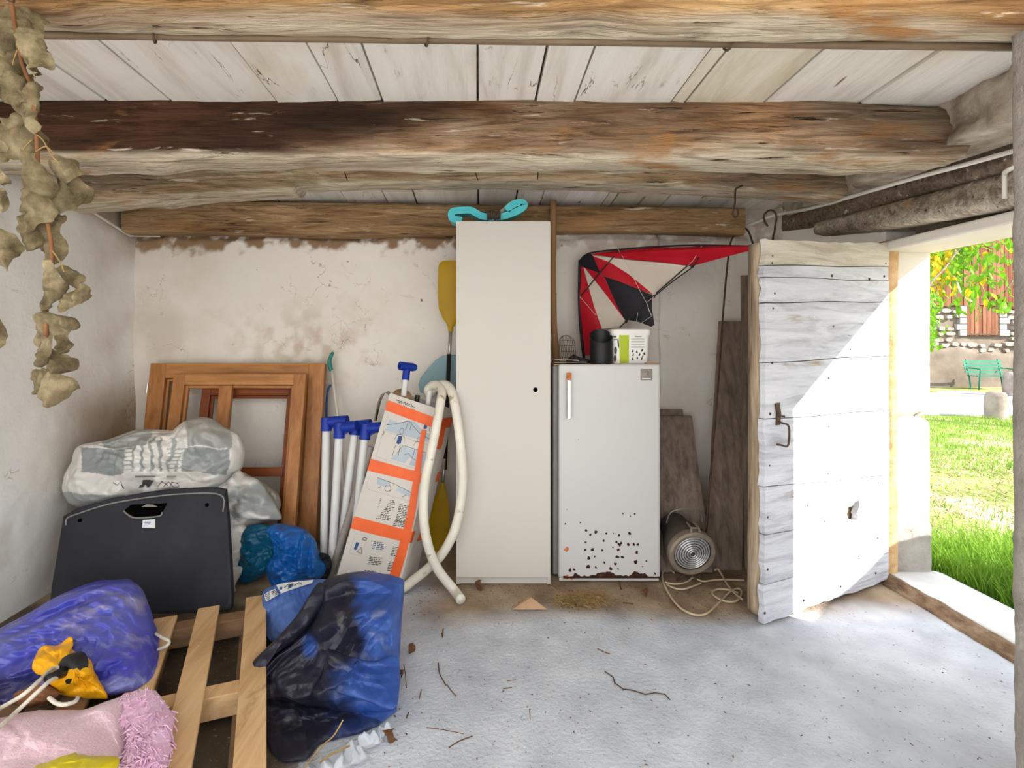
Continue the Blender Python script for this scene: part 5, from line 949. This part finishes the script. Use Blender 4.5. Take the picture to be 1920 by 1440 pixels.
# ---------------------------------------------------------------- folded inflatable boat
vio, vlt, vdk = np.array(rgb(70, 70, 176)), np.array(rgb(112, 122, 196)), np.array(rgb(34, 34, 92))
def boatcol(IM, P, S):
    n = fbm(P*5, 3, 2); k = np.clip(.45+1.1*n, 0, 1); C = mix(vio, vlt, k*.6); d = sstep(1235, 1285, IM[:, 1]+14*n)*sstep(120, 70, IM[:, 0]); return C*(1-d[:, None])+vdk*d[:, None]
boat = thing('inflatable_boat', W(120, 1310, 1.85)*[1, 1, 0]+[0, 0, .12], 'folded violet blue inflatable boat with yellow patch at the left', 'boat')
m, P, IM, B, S = pillow([(-70, 1250), (-40, 1200), (0, 1178), (50, 1152), (100, 1122), (150, 1100), (200, 1088), (248, 1091), (270, 1112), (286, 1160), (297, 1205), (296, 1250), (284, 1290), (252, 1308), (205, 1313), (150, 1316), (80, 1322), (0, 1328), (-70, 1330)], lin('y', [1085, 1200, 1320], [2.30, 2.10, 1.83]), .16, .14, .024, 6.4, 61, na=320, nr=120, zmin=.122, fine=.30, aniso=[[.25, -.5, .1], [0, .4, 0], [-.9, .1, 1.9]])
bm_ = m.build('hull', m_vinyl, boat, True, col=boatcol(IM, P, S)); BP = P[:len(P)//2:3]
def BO(px, py, e=.01): ix = BP[:, 0]/BP[:, 1]*F+CX; iy = CY-(BP[:, 2]-H)/BP[:, 1]*F; k = np.argsort((ix-px)**2+(iy-py)**2)[:5]; return W(px, py, BP[k, 1].min()-e)
m, P, IM, B, S = pillow([(60, 1252), (68, 1226), (82, 1210), (108, 1210), (130, 1194), (137, 1200), (134, 1216), (152, 1228), (170, 1238), (178, 1262), (202, 1306), (188, 1310), (150, 1308), (112, 1302), (94, 1284), (80, 1268), (68, 1262)], lambda X, Y: np.array([BO(x, y, .022)[1] for x, y in zip(X, Y)]) if np.ndim(X) else 2, .035, .005, .006, 12, 63, na=140, nr=18); m.build('yellow_patch', m_amber, boat, True)
vc = BO(130, 1255, .045); MB().lathe([(0, .02), (.030, .02), (.042, .012), (.046, 0), (.046, -.03)], vc, (-.35, -.85, .25), 28).build('valve_disc', m_black, boat, 40); MB().tube([vc+[0, -.01, 0], BO(104, 1266, .09), BO(88, 1274, .10)], [.017, .014, .012], 12).build('rowlock', m_black, boat, True)
MB().tube(smooth_path([BO(110, 1252, .07), BO(96, 1256, .10), BO(70, 1280, .12), BO(40, 1305, .13), W(0, 1328, 1.62), W(-40, 1350, 1.5)], 6), .0065, 8).build('grab_rope', m_ropew, boat, True)
MB().tube(smooth_path([BO(112, 1268, .07), BO(95, 1276, .10), BO(70, 1298, .13), W(40, 1326, 1.60), W(0, 1362, 1.52), W(-40, 1395, 1.45)], 6), .0065, 8).build('grab_rope', m_ropew, boat, True)
MB().tube(smooth_path([W(92, 1308, 1.60), W(105, 1318, 1.58), W(120, 1321, 1.57), W(140, 1316, 1.59), W(146, 1308, 1.62)], 6), .006, 8).build('rope_loop', m_ropew, boat, True)
MB().tube(smooth_path([BO(292, 1188, .0), W(305, 1196, 2.02), W(317, 1202, 2.0), W(313, 1211, 1.99), BO(296, 1218, .0)], 6), .0055, 8).build('rope_loop', m_ropew, boat, True)
m, P, IM, B, S = pillow([(26, 1302), (50, 1290), (80, 1284), (105, 1292), (108, 1306), (60, 1326), (34, 1324)], cst(1.72), .02, .03, .005, 12, 67, na=90, nr=14); m.build('brown_strap', m_stem, boat, True)
# ---------------------------------------------------------------- pink towel with fringe, yellow bag
tw = thing('pink_towel', W(120, 1440, 1.5)*[1, 1, 0]+[0, 0, .12], 'dirty pink towel with fringed end in the lower left corner', 'towel')
m, P, IM, B, S = pillow([(-70, 1350), (0, 1346), (40, 1337), (90, 1332), (130, 1331), (160, 1330), (200, 1316), (228, 1308), (240, 1330), (238, 1380), (228, 1420), (210, 1450), (150, 1490), (0, 1510), (-70, 1500)], lin('y', [1310, 1440, 1510], [1.70, 1.46, 1.34]), .07, .06, .015, 5, 71, na=260, nr=70, zmin=.123, fine=.2, aniso=[[.5, -.3, 0], [.2, 1.3, 0], [0, 0, 1.2]]); m.build('cloth', m_pink, tw, True); TP = P
m, P, IM, B, S = pillow([(224, 1312), (250, 1300), (275, 1292), (298, 1302), (312, 1325), (326, 1345), (322, 1380), (314, 1430), (300, 1480), (240, 1490), (225, 1440), (232, 1380)], lin('y', [1295, 1490], [1.74, 1.40]), .06, .06, .012, 11, 73, na=240, nr=60, zmin=.123, fine=.8); m.build('fringe_end', m_pinkf, tw, True); FPt = P[:len(P)//2]; FI = IM[:len(P)//2]
m = MB(); rs = np.random.RandomState(9)
for k in range(420):
    i = rs.randint(len(FPt)); p = FPt[i]+[0, -.004, .002]; edge = FI[i, 0] > 305 or rs.rand() < .3; d = np.array([rs.normal(.35 if edge else .1, .6), -.25, rs.normal(-.55, .5)]); d /= np.linalg.norm(d); L = rs.uniform(.012, .034); q = p+d*L+[0, 0, -.004]; m.tube([p-d*.006, p+d*L*.5+rs.normal(0, .003, 3), q], [.0020, .0024, .0014], 5)
m.build('fringe_strands', m_pinkf, tw, True, kind='stuff')
soft('yellow_bag', [(50, 1452), (90, 1430), (125, 1416), (170, 1418), (216, 1418), (224, 1428), (214, 1450), (180, 1490), (60, 1495)], lin('y', [1415, 1495], [1.38, 1.26]), .03, .08, .009, 12, 75, m_yelbag, 'crumpled yellow plastic bag at the bottom under the pink towel', 'bag', zmin=.123)
# ---------------------------------------------------------------- turquoise swing seat on the cabinet
sw = thing('swing_seat', (.06, 3.0, zt), 'turquoise plastic swing seat wound with brown rope on the cabinet', 'swing seat')
def band(path, w, th, dep, name):
    P = smooth_path([W(x, y, 2.96) for x, y in path], 6); V = []
    for i, p in enumerate(P):
        t = P[min(i+1, len(P)-1)]-P[max(i-1, 0)]; t /= np.linalg.norm(t); nrm = np.array([-t[2], 0, t[0]])
        V += [p+nrm*th, p+nrm*th*.55+[0, dep, 0], p-nrm*th*.55+[0, dep, 0], p-nrm*th]
    m = MB().grid(V, 4, len(P), wrapu=True); m.f += [(3, 2, 1, 0), tuple((len(P)-1)*4+k for k in range(4))]; return m.build(name, m_turq, sw, 50, bevel=.004)
band([(866, 413), (850, 410), (846, 403), (850, 396), (866, 394), (882, 394), (892, 399), (904, 405), (925, 407), (945, 405), (962, 399), (975, 393), (983, 385), (980, 380), (970, 380), (958, 386), (950, 394)], .02, .019, .13, 'seat_band')
rs = np.random.RandomState(1)
for k in range(7):
    c = W(916+k*3.6, 405+rs.uniform(-1, 1), 2.96)+[0, .05, .002]; MB().tube([c+np.array([rs.uniform(-.002, .002)+.004*math.cos(a), .075*math.cos(a), +.030*math.sin(a)]) for a in np.linspace(0, 6.283, 18, endpoint=False)], .0055, 6, closed=True).build('rope_turn', m_rope, sw, True)
MB().tube(smooth_path([W(938, 398, 3.0), W(948, 390, 3.02), W(958, 380, 3.05), W(966, 378, 3.08)], 5), .010, 8).build('rope_end', m_ropew, sw, True)
MB().tube(smooth_path([W(852, 396, 3.08), W(862, 391, 3.1), W(874, 392, 3.1), W(880, 397, 3.1), W(930, 402, 3.1)], 5), .009, 8).build('rope_coil', m_rope, sw, True)
# ---------------------------------------------------------------- dried leaves hanging from the nearest beam
def driedleaf(p0, p1, w, Y, curl, seed, twist=0.):
    a, b = W(*p0, Y), W(*p1, Y); ax_ = b-a; L = np.linalg.norm(ax_); ax_ /= L; side = np.cross(ax_, [0, 1, 0]); side /= np.linalg.norm(side); nrm = np.cross(side, ax_); w = w/F*Y; nu, nv = 13, 22; V = []
    for j in range(nv):
        t = j/(nv-1); hw = w*.5*(math.sin(math.pi*min(1, t*.97+.03)**.75)**.7)+.002; tw = twist*t
        for i in range(nu):
            u = i/(nu-1)*2-1; q = u*curl*(1.0+.4*math.sin(t*5+seed)); rr = hw/max(curl, .3)*1.05; x = rr*math.sin(q); z = rr*(1-math.cos(q)); xs, zs = x*math.cos(tw)-z*math.sin(tw), x*math.sin(tw)+z*math.cos(tw)
            V.append(a+ax_*L*t+side*xs+nrm*(zs+.007*math.sin(t*7+seed)*(1 if seed % 2 else -1)))
    V = np.array(V); V += np.column_stack([crumple(V, 22, seed, 4), crumple(V, 30, seed+9, 4)*1.6, crumple(V, 22, seed+19, 4)])*.0026
    return MB().grid(V, nu, nv)
dp = thing('dried_plant', W(60, 10, 1.24)+[0, 0, -.9], 'dried plant stalk with curled grey brown leaves hanging at the left', 'dried plant')
MB().tube(smooth_path([W(16, -30, 1.24), W(22, 10, 1.24), W(32, 70, 1.24), W(42, 120, 1.24), W(58, 165, 1.24), W(66, 220, 1.24), W(70, 280, 1.24), W(72, 345, 1.24), W(78, 380, 1.24), W(92, 430, 1.24), W(98, 490, 1.24), W(88, 560, 1.24), W(86, 640, 1.24)], 6), .0045, 8).build('stem', m_stem, dp, True)
LVs = [((10, 10), (2, 95), 46, 1.5), ((28, 20), (66, 95), 56, 1.2), ((40, 50), (62, 130), 48, 1.4), ((14, 60), (10, 150), 44, 1.6), ((36, 80), (80, 118), 34, 1.5), ((6, 130), (24, 200), 40, 1.4), ((40, 140), (60, 160), 30, 1.3), ((18, 165), (66, 250), 36, 1.5), ((60, 150), (40, 215), 30, 1.6), ((5, 215), (40, 290), 64, 1.1), ((52, 285), (44, 400), 48, 1.5), ((100, 292), (126, 345), 40, 1.6), ((122, 320), (72, 420), 52, 1.4), ((64, 360), (40, 440), 44, 1.3), ((70, 392), (88, 498), 62, 1.5), ((60, 400), (50, 470), 36, 1.5), ((92, 490), (86, 585), 30, 1.7), ((112, 500), (146, 545), 26, 1.7), ((148, 530), (108, 585), 26, 1.8), ((88, 585), (78, 650), 46, 1.3), ((112, 600), (112, 665), 34, 1.6), ((78, 630), (68, 690), 30, 1.5), ((92, 655), (108, 710), 34, 1.4), ((84, 690), (66, 740), 34, 1.4), ((96, 700), (84, 768), 44, 1.3)]
for k, (a, b, w, cu) in enumerate(LVs): driedleaf(a, b, w*1.75, 1.24+.03*math.sin(k*2.3), cu, k+1, twist=.5*math.sin(k*1.7)).build('leaf', m_deadleaf, dp, True)
for pts in ([(64, 250), (80, 262), (96, 290), (110, 305)], [(60, 262), (48, 275), (42, 290)], [(66, 285), (86, 275), (102, 290)], [(32, 95), (24, 120), (26, 140)], [(38, 100), (58, 130), (66, 145)], [(98, 470), (112, 490), (120, 510)]): MB().tube(smooth_path([W(*p, 1.235) for p in pts], 5), .0016, 5).build('leaf_stalk', m_straw, dp, True)
dp2 = thing('dried_plant', W(0, 260, 1.2)+[0, 0, -.5], 'second dried leaf stalk cut by the left picture edge', 'dried plant')
MB().tube(smooth_path([W(-30, -30, 1.2), W(-26, 200, 1.2), W(-20, 420, 1.2), W(-22, 620, 1.2)], 6), .004, 8).build('stem', m_stem, dp2, True)
for k, (a, b, w, cu) in enumerate((((-5, 265), (4, 305), 20, 1.4), ((-10, 310), (2, 350), 18, 1.5), ((-8, 350), (0, 395), 18, 1.4), ((-14, 430), (14, 505), 34, 1.4), ((-16, 590), (-4, 658), 18, 1.4), ((-24, 100), (-20, 180), 40, 1.3))): driedleaf(a, b, w*1.7, 1.2, cu, k+40).build('leaf', m_deadleaf, dp2, True)
MB().tube(smooth_path([W(12, -60, 1.25), W(20, -20, 1.25), W(24, 4, 1.24), W(-30, -25, 1.2)], 5), .002, 6).build('hanging_wire', m_iron, dp)
# ---------------------------------------------------------------- litter on the floor
cb = MB().add([G(960, 1143), G(1027, 1143), G(1013, 1136)+[0, 0, .0], G(978, 1126, .0), G(992, 1118, .045), G(996, 1120, .047)], [(0, 1, 5, 4), (1, 2, 5), (0, 4, 3), (0, 3, 2, 1)])
cb.build('cardboard_scrap', m_kraft, None, label='folded triangle of brown cardboard on the floor before the cabinet', cat='cardboard')
m = MB(); rs = np.random.RandomState(6)
for k in range(420):
    p = G(rs.normal(1092, 26), rs.normal(1128, 7), .002); a = rs.uniform(0, 6.28); L = rs.uniform(.02, .07); h = rs.uniform(0, .028); q = p+[math.cos(a)*L, math.sin(a)*L*.6, h]; m.tube([p, (p+q)/2+[0, 0, .008], q], .0012, 3)
m.build('straw_tuft', m_straw, None, kind='stuff', label='flattened tuft of dry straw on the floor before the fridge', cat='straw')
tw_ = [([(822, 1243), (824, 1262), (832, 1278), (836, 1285)], .004, 'forked dark twig lying right of the tarpaulin'), ([(838, 1284), (846, 1295), (855, 1305)], .003, 'straight dark twig below the forked twig on the floor'), ([(757, 1245), (760, 1265), (762, 1290)], .0025, 'thin twig beside the right edge of the tarpaulin'), ([(790, 1293), (786, 1310)], .003, 'short black twig between tarpaulin and forked twig'), ([(842, 1402), (860, 1390), (886, 1380)], .003, 'slender dark twig near the bottom edge of the floor'), ([(950, 1276), (968, 1275)], .0025, 'small splinter left of the floor crack, upper one'), ([(943, 1291), (960, 1289)], .0025, 'small splinter left of the floor crack, lower one'), ([(993, 1329), (994, 1348)], .0025, 'short upright twig on the middle of the concrete floor'), ([(800, 1364), (830, 1368), (870, 1376)], .002, 'fine root fibre on the floor near the clear film'), ([(1120, 1216), (1132, 1222), (1144, 1226)], .003, 'dark twig above the floor crack'), ([(1168, 1130), (1188, 1132)], .005, 'brown stick fragment in the dirt right of the straw'), ([(766, 1336), (762, 1346)], .004, 'stubby dark twig near the lower corner of the tarpaulin')]
for pts, r, lb_ in tw_: MB().tube(smooth_path([G(x, y, r*.6) for x, y in pts], 4), [r*.65]*(4*(len(pts)-1)+1), 5).build('twig', m_litter, None, label=lb_, cat='twig', group='twigs on the concrete floor')
ll = [(1163, 1104, 'brown dead leaf in front of the fridge corner'), (1210, 1118, 'pale dead leaf on the floor right of the fridge'), (752, 1278, 'brown dead leaf against the tarpaulin edge'), (772, 1222, 'small dead leaf beside the upper tarpaulin'), (770, 1105, 'reddish dead leaf under the hose end'), (900, 1106, 'dead leaf at the foot of the white cabinet'), (830, 1196, 'tiny dead leaf on the floor before the hose'), (728, 1392, 'curled brown dead leaf on the clear film')]
for k, (x, y, lb_) in enumerate(ll):
    p = G(x, y, .004); g = driedleaf((0, 0), (1, 1), 5, 1.2, 1.0, k+70); V = g.verts(); V = (V-V.mean(0))/np.ptp(V, axis=0).max(); a = k*1.3; R = np.array(Matrix.Rotation(a, 3, 'Z')@Matrix.Rotation(1.4, 3, 'X')); V = (V*.05)@R.T; V[:, 2] -= V[:, 2].min(); g.v = [V+p-[0, 0, .004]]; g.build('dead_leaf', m_litter, None, True, label=lb_, cat='leaf', group='dead leaves on the floor')
m = MB(); rs = np.random.RandomState(16)
for k in range(700):
    x = rs.uniform(760, 1400) if k < 450 else rs.uniform(700, 1880); y = 1095+abs(rs.normal(0, 26)) if k < 450 else rs.uniform(1100, 1440); p = G(x, y, 0); s = rs.uniform(.001, .0032); a = rs.uniform(0, 6.28); u = np.array([math.cos(a), math.sin(a), 0])*s*rs.uniform(1, 3); v = np.array([-math.sin(a), math.cos(a), 0])*s; m.add([p-u-v, p+u-v, p+v+u*.2, p+[0, 0, s*.8]], [(0, 1, 3), (1, 2, 3), (2, 0, 3)])
m.build('floor_crumbs', m_litter, None, kind='stuff', label='scattered brown crumbs of dirt on the concrete floor', cat='dirt')

# ================================================================ OUTSIDE, beyond the doorway
def lawnfn(u, v):
    P = np.zeros((len(u), 3)); P[:, 0] = lerp(2.5, 26, u**1.6); P[:, 1] = lerp(-9, 9.7, v); P[:, 2] = -.02+.03*fbm(P*.7, 3, 3)*sstep(2.6, 3.2, P[:, 0]); return P
lw, _ = slab(lawnfn, 60, 70, (0, 0, -.15)); lw.build('lawn', m_soil, None, True, kind='structure', label='lawn outside the doorway', cat='lawn')
MB().box((-8, -9, -.2), (2.5, -.55, -.03)).build('yard', m_sill, None, kind='structure', label='pale yard in front of the open shed', cat='yard')
MB().box((2.5, 9.6, -.2), (30, 13.8, -.01)).build('road', m_road, None, kind='structure', label='pale sunlit asphalt road beyond the lawn', cat='road')
MB().box((2.5, 13.8, -.2), (30, 15.5, .0)).build('verge', m_soil, None, kind='structure', label='verge at the foot of the barn wall', cat='verge')
def blades(n, xr, yr, hr, w, flat, dens, seed):
    rs = np.random.RandomState(seed); X = rs.uniform(*xr, n); Y = rs.uniform(*yr, n); k = dens(X, Y) > rs.rand(n); X, Y = X[k], Y[k]; n = len(X)
    h = rs.uniform(*hr, n); a = rs.uniform(0, 2*math.pi, n); b = rs.uniform(0, 2*math.pi, n); wv = np.column_stack([np.cos(a), np.sin(a), 0*a])*w*rs.uniform(.6, 1.3, n)[:, None]
    ln = np.column_stack([np.cos(b), np.sin(b), 0*b])*h[:, None]*flat*rs.uniform(.3, 1.2, n)[:, None]
    z = -.025+.02*fbm(np.column_stack([X, Y, 0*X])*.7, 2, 3); B = np.column_stack([X, Y, z]); up = np.column_stack([0*h, 0*h, h])
    V = np.stack([B-wv, B+wv, B+ln*.4+up*.6+wv*.7, B+ln*.4+up*.6-wv*.7, B+ln+up], 1).reshape(-1, 3)
    Fc = []
    for i in range(n): q = i*5; Fc += [(q, q+1, q+2, q+3), (q+3, q+2, q+4)]
    return MB().add(V, Fc)
near = lambda X, Y: np.where(np.abs(X/Y-.93) < .22, 1, .25)
gz = lambda X, Y: near(X, Y)*np.clip(1.2-1.15*np.exp(-((Y-4.9-.6*vnoise(np.column_stack([X, Y, 0*X])*1.1, 3))/.95)**4), .05, 1)
blades(26000, (2.62, 9.5), (2.3, 9.4), (.03, .09), .004, .7, gz, 1).build('lawn_grass', m_grass, None, kind='stuff', label='short green grass of the lawn outside', cat='grass')
blades(9000, (2.60, 3.6), (2.35, 3.45), (.07, .19), .0035, .6, lambda X, Y: np.where(Y < 3.3, 1, .5), 2).build('tall_grass', m_grass, None, kind='stuff', label='taller green grass tuft just outside the threshold', cat='grass')
blades(12000, (2.7, 7), (3.3, 6.4), (.012, .05), .005, 3.0, lambda X, Y: near(X, Y)*.9, 3).build('dry_grass', m_drygrass, None, kind='stuff', label='dry cut grass lying on the lawn', cat='dry grass')
# added wall, unseen off to the right: top profile shaped to shade door and floor
pf = [(2.43, 0), (2.43, .90), (2.38, 1.02), (2.25, 1.13), (2.03, 1.19), (1.83, 1.26), (1.45, 1.44), (.9, 1.75), (.4, 1.9), (-.6, 1.9), (-.6, 0)]
MB().prism([(3.3, y, z-.1) for y, z in pf], (.24, 0, 0)).build('unseen_shade_wall', m_stone_pale, None, kind='structure', label='added unseen stone wall outside, its top sloped to shade the doorway', cat='wall')
# barn across the road
YW = 15.4
barn = thing('stone_barn', (14.5, YW, 0), 'stone barn with red brown board cladding across the road', 'barn')
def bw(u, v):
    P = np.zeros((len(u), 3)); P[:, 0] = lerp(9, 21, u); P[:, 1] = YW; P[:, 2] = lerp(-.05, 2.34, v); low = sstep(1.1, .9, P[:, 2]+.25*fbm(P*.9, 3, 4)); P[:, 1] += -.10*low-.05*fbm(P*1.6, 4, 5); return P
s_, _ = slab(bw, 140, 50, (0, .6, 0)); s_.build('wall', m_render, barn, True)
wx0, wx1, wz0, wz1 = 14.03, 14.98, 1.46, 2.33
rs = np.random.RandomState(12); ns = 0
for row in range(9):
    z = .98+row*.158; x = 11.6+rs.uniform(0, .2)
    while x < 17.2:
        w = rs.uniform(.16, .36); h = rs.uniform(.12, .18)
        if not (wx0-.3 < x+w/2 < wx1+.3 and z+h > wz0-.05) and z+h < 2.36 and rs.rand() > (.45 if row == 0 else .06):
            n = 9; a = np.linspace(0, 2*math.pi, n, endpoint=False); r = 1+rs.uniform(-.16, .16, n); cx, cz = x+w/2, z+h/2+rs.uniform(-.02, .02)
            ring = [(cx+w/2*1.0*r[k]*math.copysign(abs(math.cos(a[k]))**.7, math.cos(a[k])), YW+.05, cz+h/2*.92*r[k]*math.copysign(abs(math.sin(a[k]))**.7, math.sin(a[k]))) for k in range(n)]
            fr = [(cx+(p[0]-cx)*.8, YW-.075-rs.uniform(0, .025), cz+(p[2]-cz)*.8) for p in ring]
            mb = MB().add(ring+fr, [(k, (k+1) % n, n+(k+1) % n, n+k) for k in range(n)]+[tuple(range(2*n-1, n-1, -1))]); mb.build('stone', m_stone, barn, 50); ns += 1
        x += w+.014
for k in range(5):
    for sx_, xx in ((-1, wx0), (1, wx1)):
        w = .2+.09*((k+(sx_ > 0)) % 2); z = 1.46+k*.175; a = (xx-w, z) if sx_ < 0 else (xx, z); MB().box((a[0], YW-.09, a[1]+.006), (a[0]+w, YW+.05, a[1]+.168)).build('quoin_stone', m_quoin, barn, bevel=.012)
sh = MB().box((wx0, YW-.03, wz0), (wx1, YW, wz1)).build('shutter', m_barnwood, barn)
for k in range(8): MB().box((wx0+k*(wx1-wx0)/8+.006, YW-.055-.006*(k % 3), wz0), (wx0+(k+1)*(wx1-wx0)/8-.006, YW-.03, wz1-.01)).build('plank', m_barnwood2 if k % 3 else m_barnwood, sh)
MB().box((wx0-.04, YW-.085, wz0+.03), (wx1+.04, YW-.055, wz0+.075)).build('iron_bar', m_iron, sh)
for k in range(58):
    x = 11.0+k*.118; dz = rs.uniform(-.02, .02); MB().box((x, YW-.06-.02*rs.rand(), 2.33+dz), (x+.108, YW+.0, 5.2)).build('cladding_board', [m_barnwood, m_barnwood2][rs.randint(2)], barn)
MB().box((9, YW, 2.33), (21, YW+.5, 5.2)).build('backing_wall', m_barnwood, barn)
MB().prism([(8.6, YW-.7, 5.0), (21.4, YW-.7, 5.0), (21.4, YW+4, 7.6), (8.6, YW+4, 7.6)], (0, 0, .12)).build('roof', m_tile, barn)
MB().tube([W(1870, 555, 15.25), W(1902, 580, 15.2)], .05, 6).build('brace', m_barnwood, barn)
# green metal bench, stone bollards
bench = thing('garden_bench', (13.9, 14.4, 0), 'green metal bench standing at the foot of the barn wall', 'bench')
for k in range(4): MB().box((13.45, 14.35+.09*k, .36), (14.45, 14.42+.09*k, .385)).build('seat_slat', m_greenpaint, bench)
for k in range(4): MB().prism([(13.40, 14.68+.02*k, .44+.09*k), (14.45, 14.68+.02*k, .44+.09*k), (14.45, 14.69+.02*k, .50+.09*k), (13.40, 14.69+.02*k, .50+.09*k)], (0, .015, 0)).build('back_slat', m_greenpaint, bench)
for x in (13.5, 14.38):
    MB().tube([(x, 14.38, 0), (x, 14.36, .36)], .02, 6).build('leg', m_greenpaint, bench); MB().tube([(x, 14.62, 0), (x, 14.68, .4), (x, 14.78, .82)], .02, 6).build('leg', m_greenpaint, bench)
    MB().tube([(x, 14.36, .36), (x, 14.34, .56), (x, 14.68, .58)], .016, 6).build('armrest', m_greenpaint, bench)
for (x, y, w, h, nm) in ((8.98, 9.25, .32, .44, 'nearer squat grey stone bollard at the edge of the lawn'), (13.0, 13.0, .34, .56, 'farther grey stone bollard across the road')):
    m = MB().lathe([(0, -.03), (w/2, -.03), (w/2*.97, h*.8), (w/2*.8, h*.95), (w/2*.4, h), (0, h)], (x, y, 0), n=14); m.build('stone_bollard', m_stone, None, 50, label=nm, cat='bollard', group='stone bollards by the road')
# tree beside the doorway, branches reaching into the view
tree = thing('garden_tree', (9.7, 7.6, -.02), 'tree with yellow and green leaves hanging in front of the barn', 'tree')
MB().tube(smooth_path([(9.7, 7.6, -.05), (9.65, 7.6, 1.0), (9.8, 7.65, 2.2), (9.7, 7.6, 3.6), (9.9, 7.7, 5.0)], 5), [lerp(.17, .06, i/20) for i in range(21)], 10).build('trunk', m_bark, tree, True)
brs = [[(9.75, 7.62, 2.5), (9.0, 7.7, 3.1), (8.0, 7.8, 3.0), (7.3, 7.9, 2.75), (6.9, 7.9, 2.4), (6.75, 7.9, 1.9)], [(9.75, 7.62, 2.9), (9.1, 8.0, 3.4), (8.2, 8.3, 3.3), (7.5, 8.4, 3.2), (6.9, 8.3, 3.0)], [(9.75, 7.62, 2.2), (9.1, 7.4, 2.7), (8.3, 7.4, 2.7), (7.7, 7.5, 2.35), (7.4, 7.5, 2.0)], [(9.75, 7.62, 3.3), (9.0, 7.8, 3.9), (8.2, 7.9, 3.9), (7.4, 8.0, 3.6)]]
for b in brs: pth = smooth_path(b, 6); MB().tube(pth, [lerp(.04, .008, i/(len(pth)-1)) for i in range(len(pth))], 6).build('branch', m_bark, tree, True)
MB().tube(smooth_path([W(1795, 520, 7.8), W(1800, 545, 7.7), W(1822, 565, 7.7), W(1830, 552, 7.7)], 6), .013, 6).build('branch', m_conduit, tree, True)
lv = []
for k in range(9):
    t = k/8; w = .5*math.sin(math.pi*t**.8)*.9; lv += [(-w*.55, t, .02*math.sin(t*7)+.06*w), (0, t, -.12*t*t), (w*.55, t, .02*math.sin(t*7+1)+.06*w)]
leaf_f = [(k*3+i, k*3+i+1, k*3+i+4, k*3+i+3) for k in range(8) for i in (0, 1)]
def leafmesh(m_):
    me = bpy.data.meshes.new('leaf'); me.from_pydata([tuple(v) for v in lv], [], leaf_f); me.materials.append(m_); return me
lmy, lmg = leafmesh(m_leafy), leafmesh(m_leafg); rs = np.random.RandomState(4)
def leafpos():
    if rs.rand() < .42: px = 1742+abs(rs.normal(0, 30)); py = rs.uniform(436, 555); me = lmy if rs.rand() < .75 else lmg; Y = rs.uniform(7.2, 8.2)
    else:
        px = rs.uniform(1790, 1930); top = 425; bot = lerp(505, 585, sstep(1790, 1880, px)); py = rs.uniform(top, bot); me = lmg if rs.rand() < .92 else lmy; Y = rs.uniform(7.0, 8.6)
    return W(px, py, Y), me
for k in range(280):
    p, me = leafpos()
    o = bpy.data.objects.new('leaf', me); COL.objects.link(o); o.parent = tree; o.location = Vector(p-OFF[tree.name])
    o.rotation_euler = (rs.uniform(-1.9, -.3), rs.uniform(-.7, .7), rs.uniform(0, 6.28)); s = rs.uniform(.08, .16); o.scale = (s, s, s)
m = {'y': MB(), 'g': MB()}; LV = np.array(lv)
for k in range(1750):
    if k < 680: p, me = leafpos(); p = p+[0, rs.uniform(.2, .9), rs.uniform(0, .4)]
    else: p = np.array([rs.uniform(7.6, 11.6), rs.uniform(6.3, 9.4), rs.uniform(2.9, 5.6)]); me = lmg if rs.rand() < .8 else lmy
    R = np.array(Matrix.Rotation(rs.uniform(0, 6.28), 3, 'Z')@Matrix.Rotation(rs.uniform(-1.9, -.2), 3, 'X')); m['y' if me is lmy else 'g'].add((LV*rs.uniform(.09, .18))@R.T+p, leaf_f)
m['y'].build('yellow_foliage', m_leafy, tree, kind='stuff'); m['g'].build('green_foliage', m_leafg, tree, kind='stuff')
pth = smooth_path([(7.9, 7.85, 3.0), (7.0, 7.6, 2.75), (6.3, 7.2, 2.3), W(1742, 540, 7.0), W(1744, 600, 7.0), W(1742, 648, 7.0)], 6)
MB().tube(pth, [lerp(.018, .005, i/(len(pth)-1)) for i in range(len(pth))], 6).build('branch', m_bark, tree, True)
m = MB()
for k in range(190):
    p = W(1738+abs(rs.normal(0, 12)), rs.uniform(545, 652), rs.uniform(6.7, 7.2)); R = np.array(Matrix.Rotation(rs.uniform(0, 6.28), 3, 'Z')@Matrix.Rotation(rs.uniform(-1.9, -.2), 3, 'X')); m.add((LV*rs.uniform(.05, .10))@R.T+p, leaf_f)
m.build('hanging_foliage', m_leafg, tree, kind='stuff')
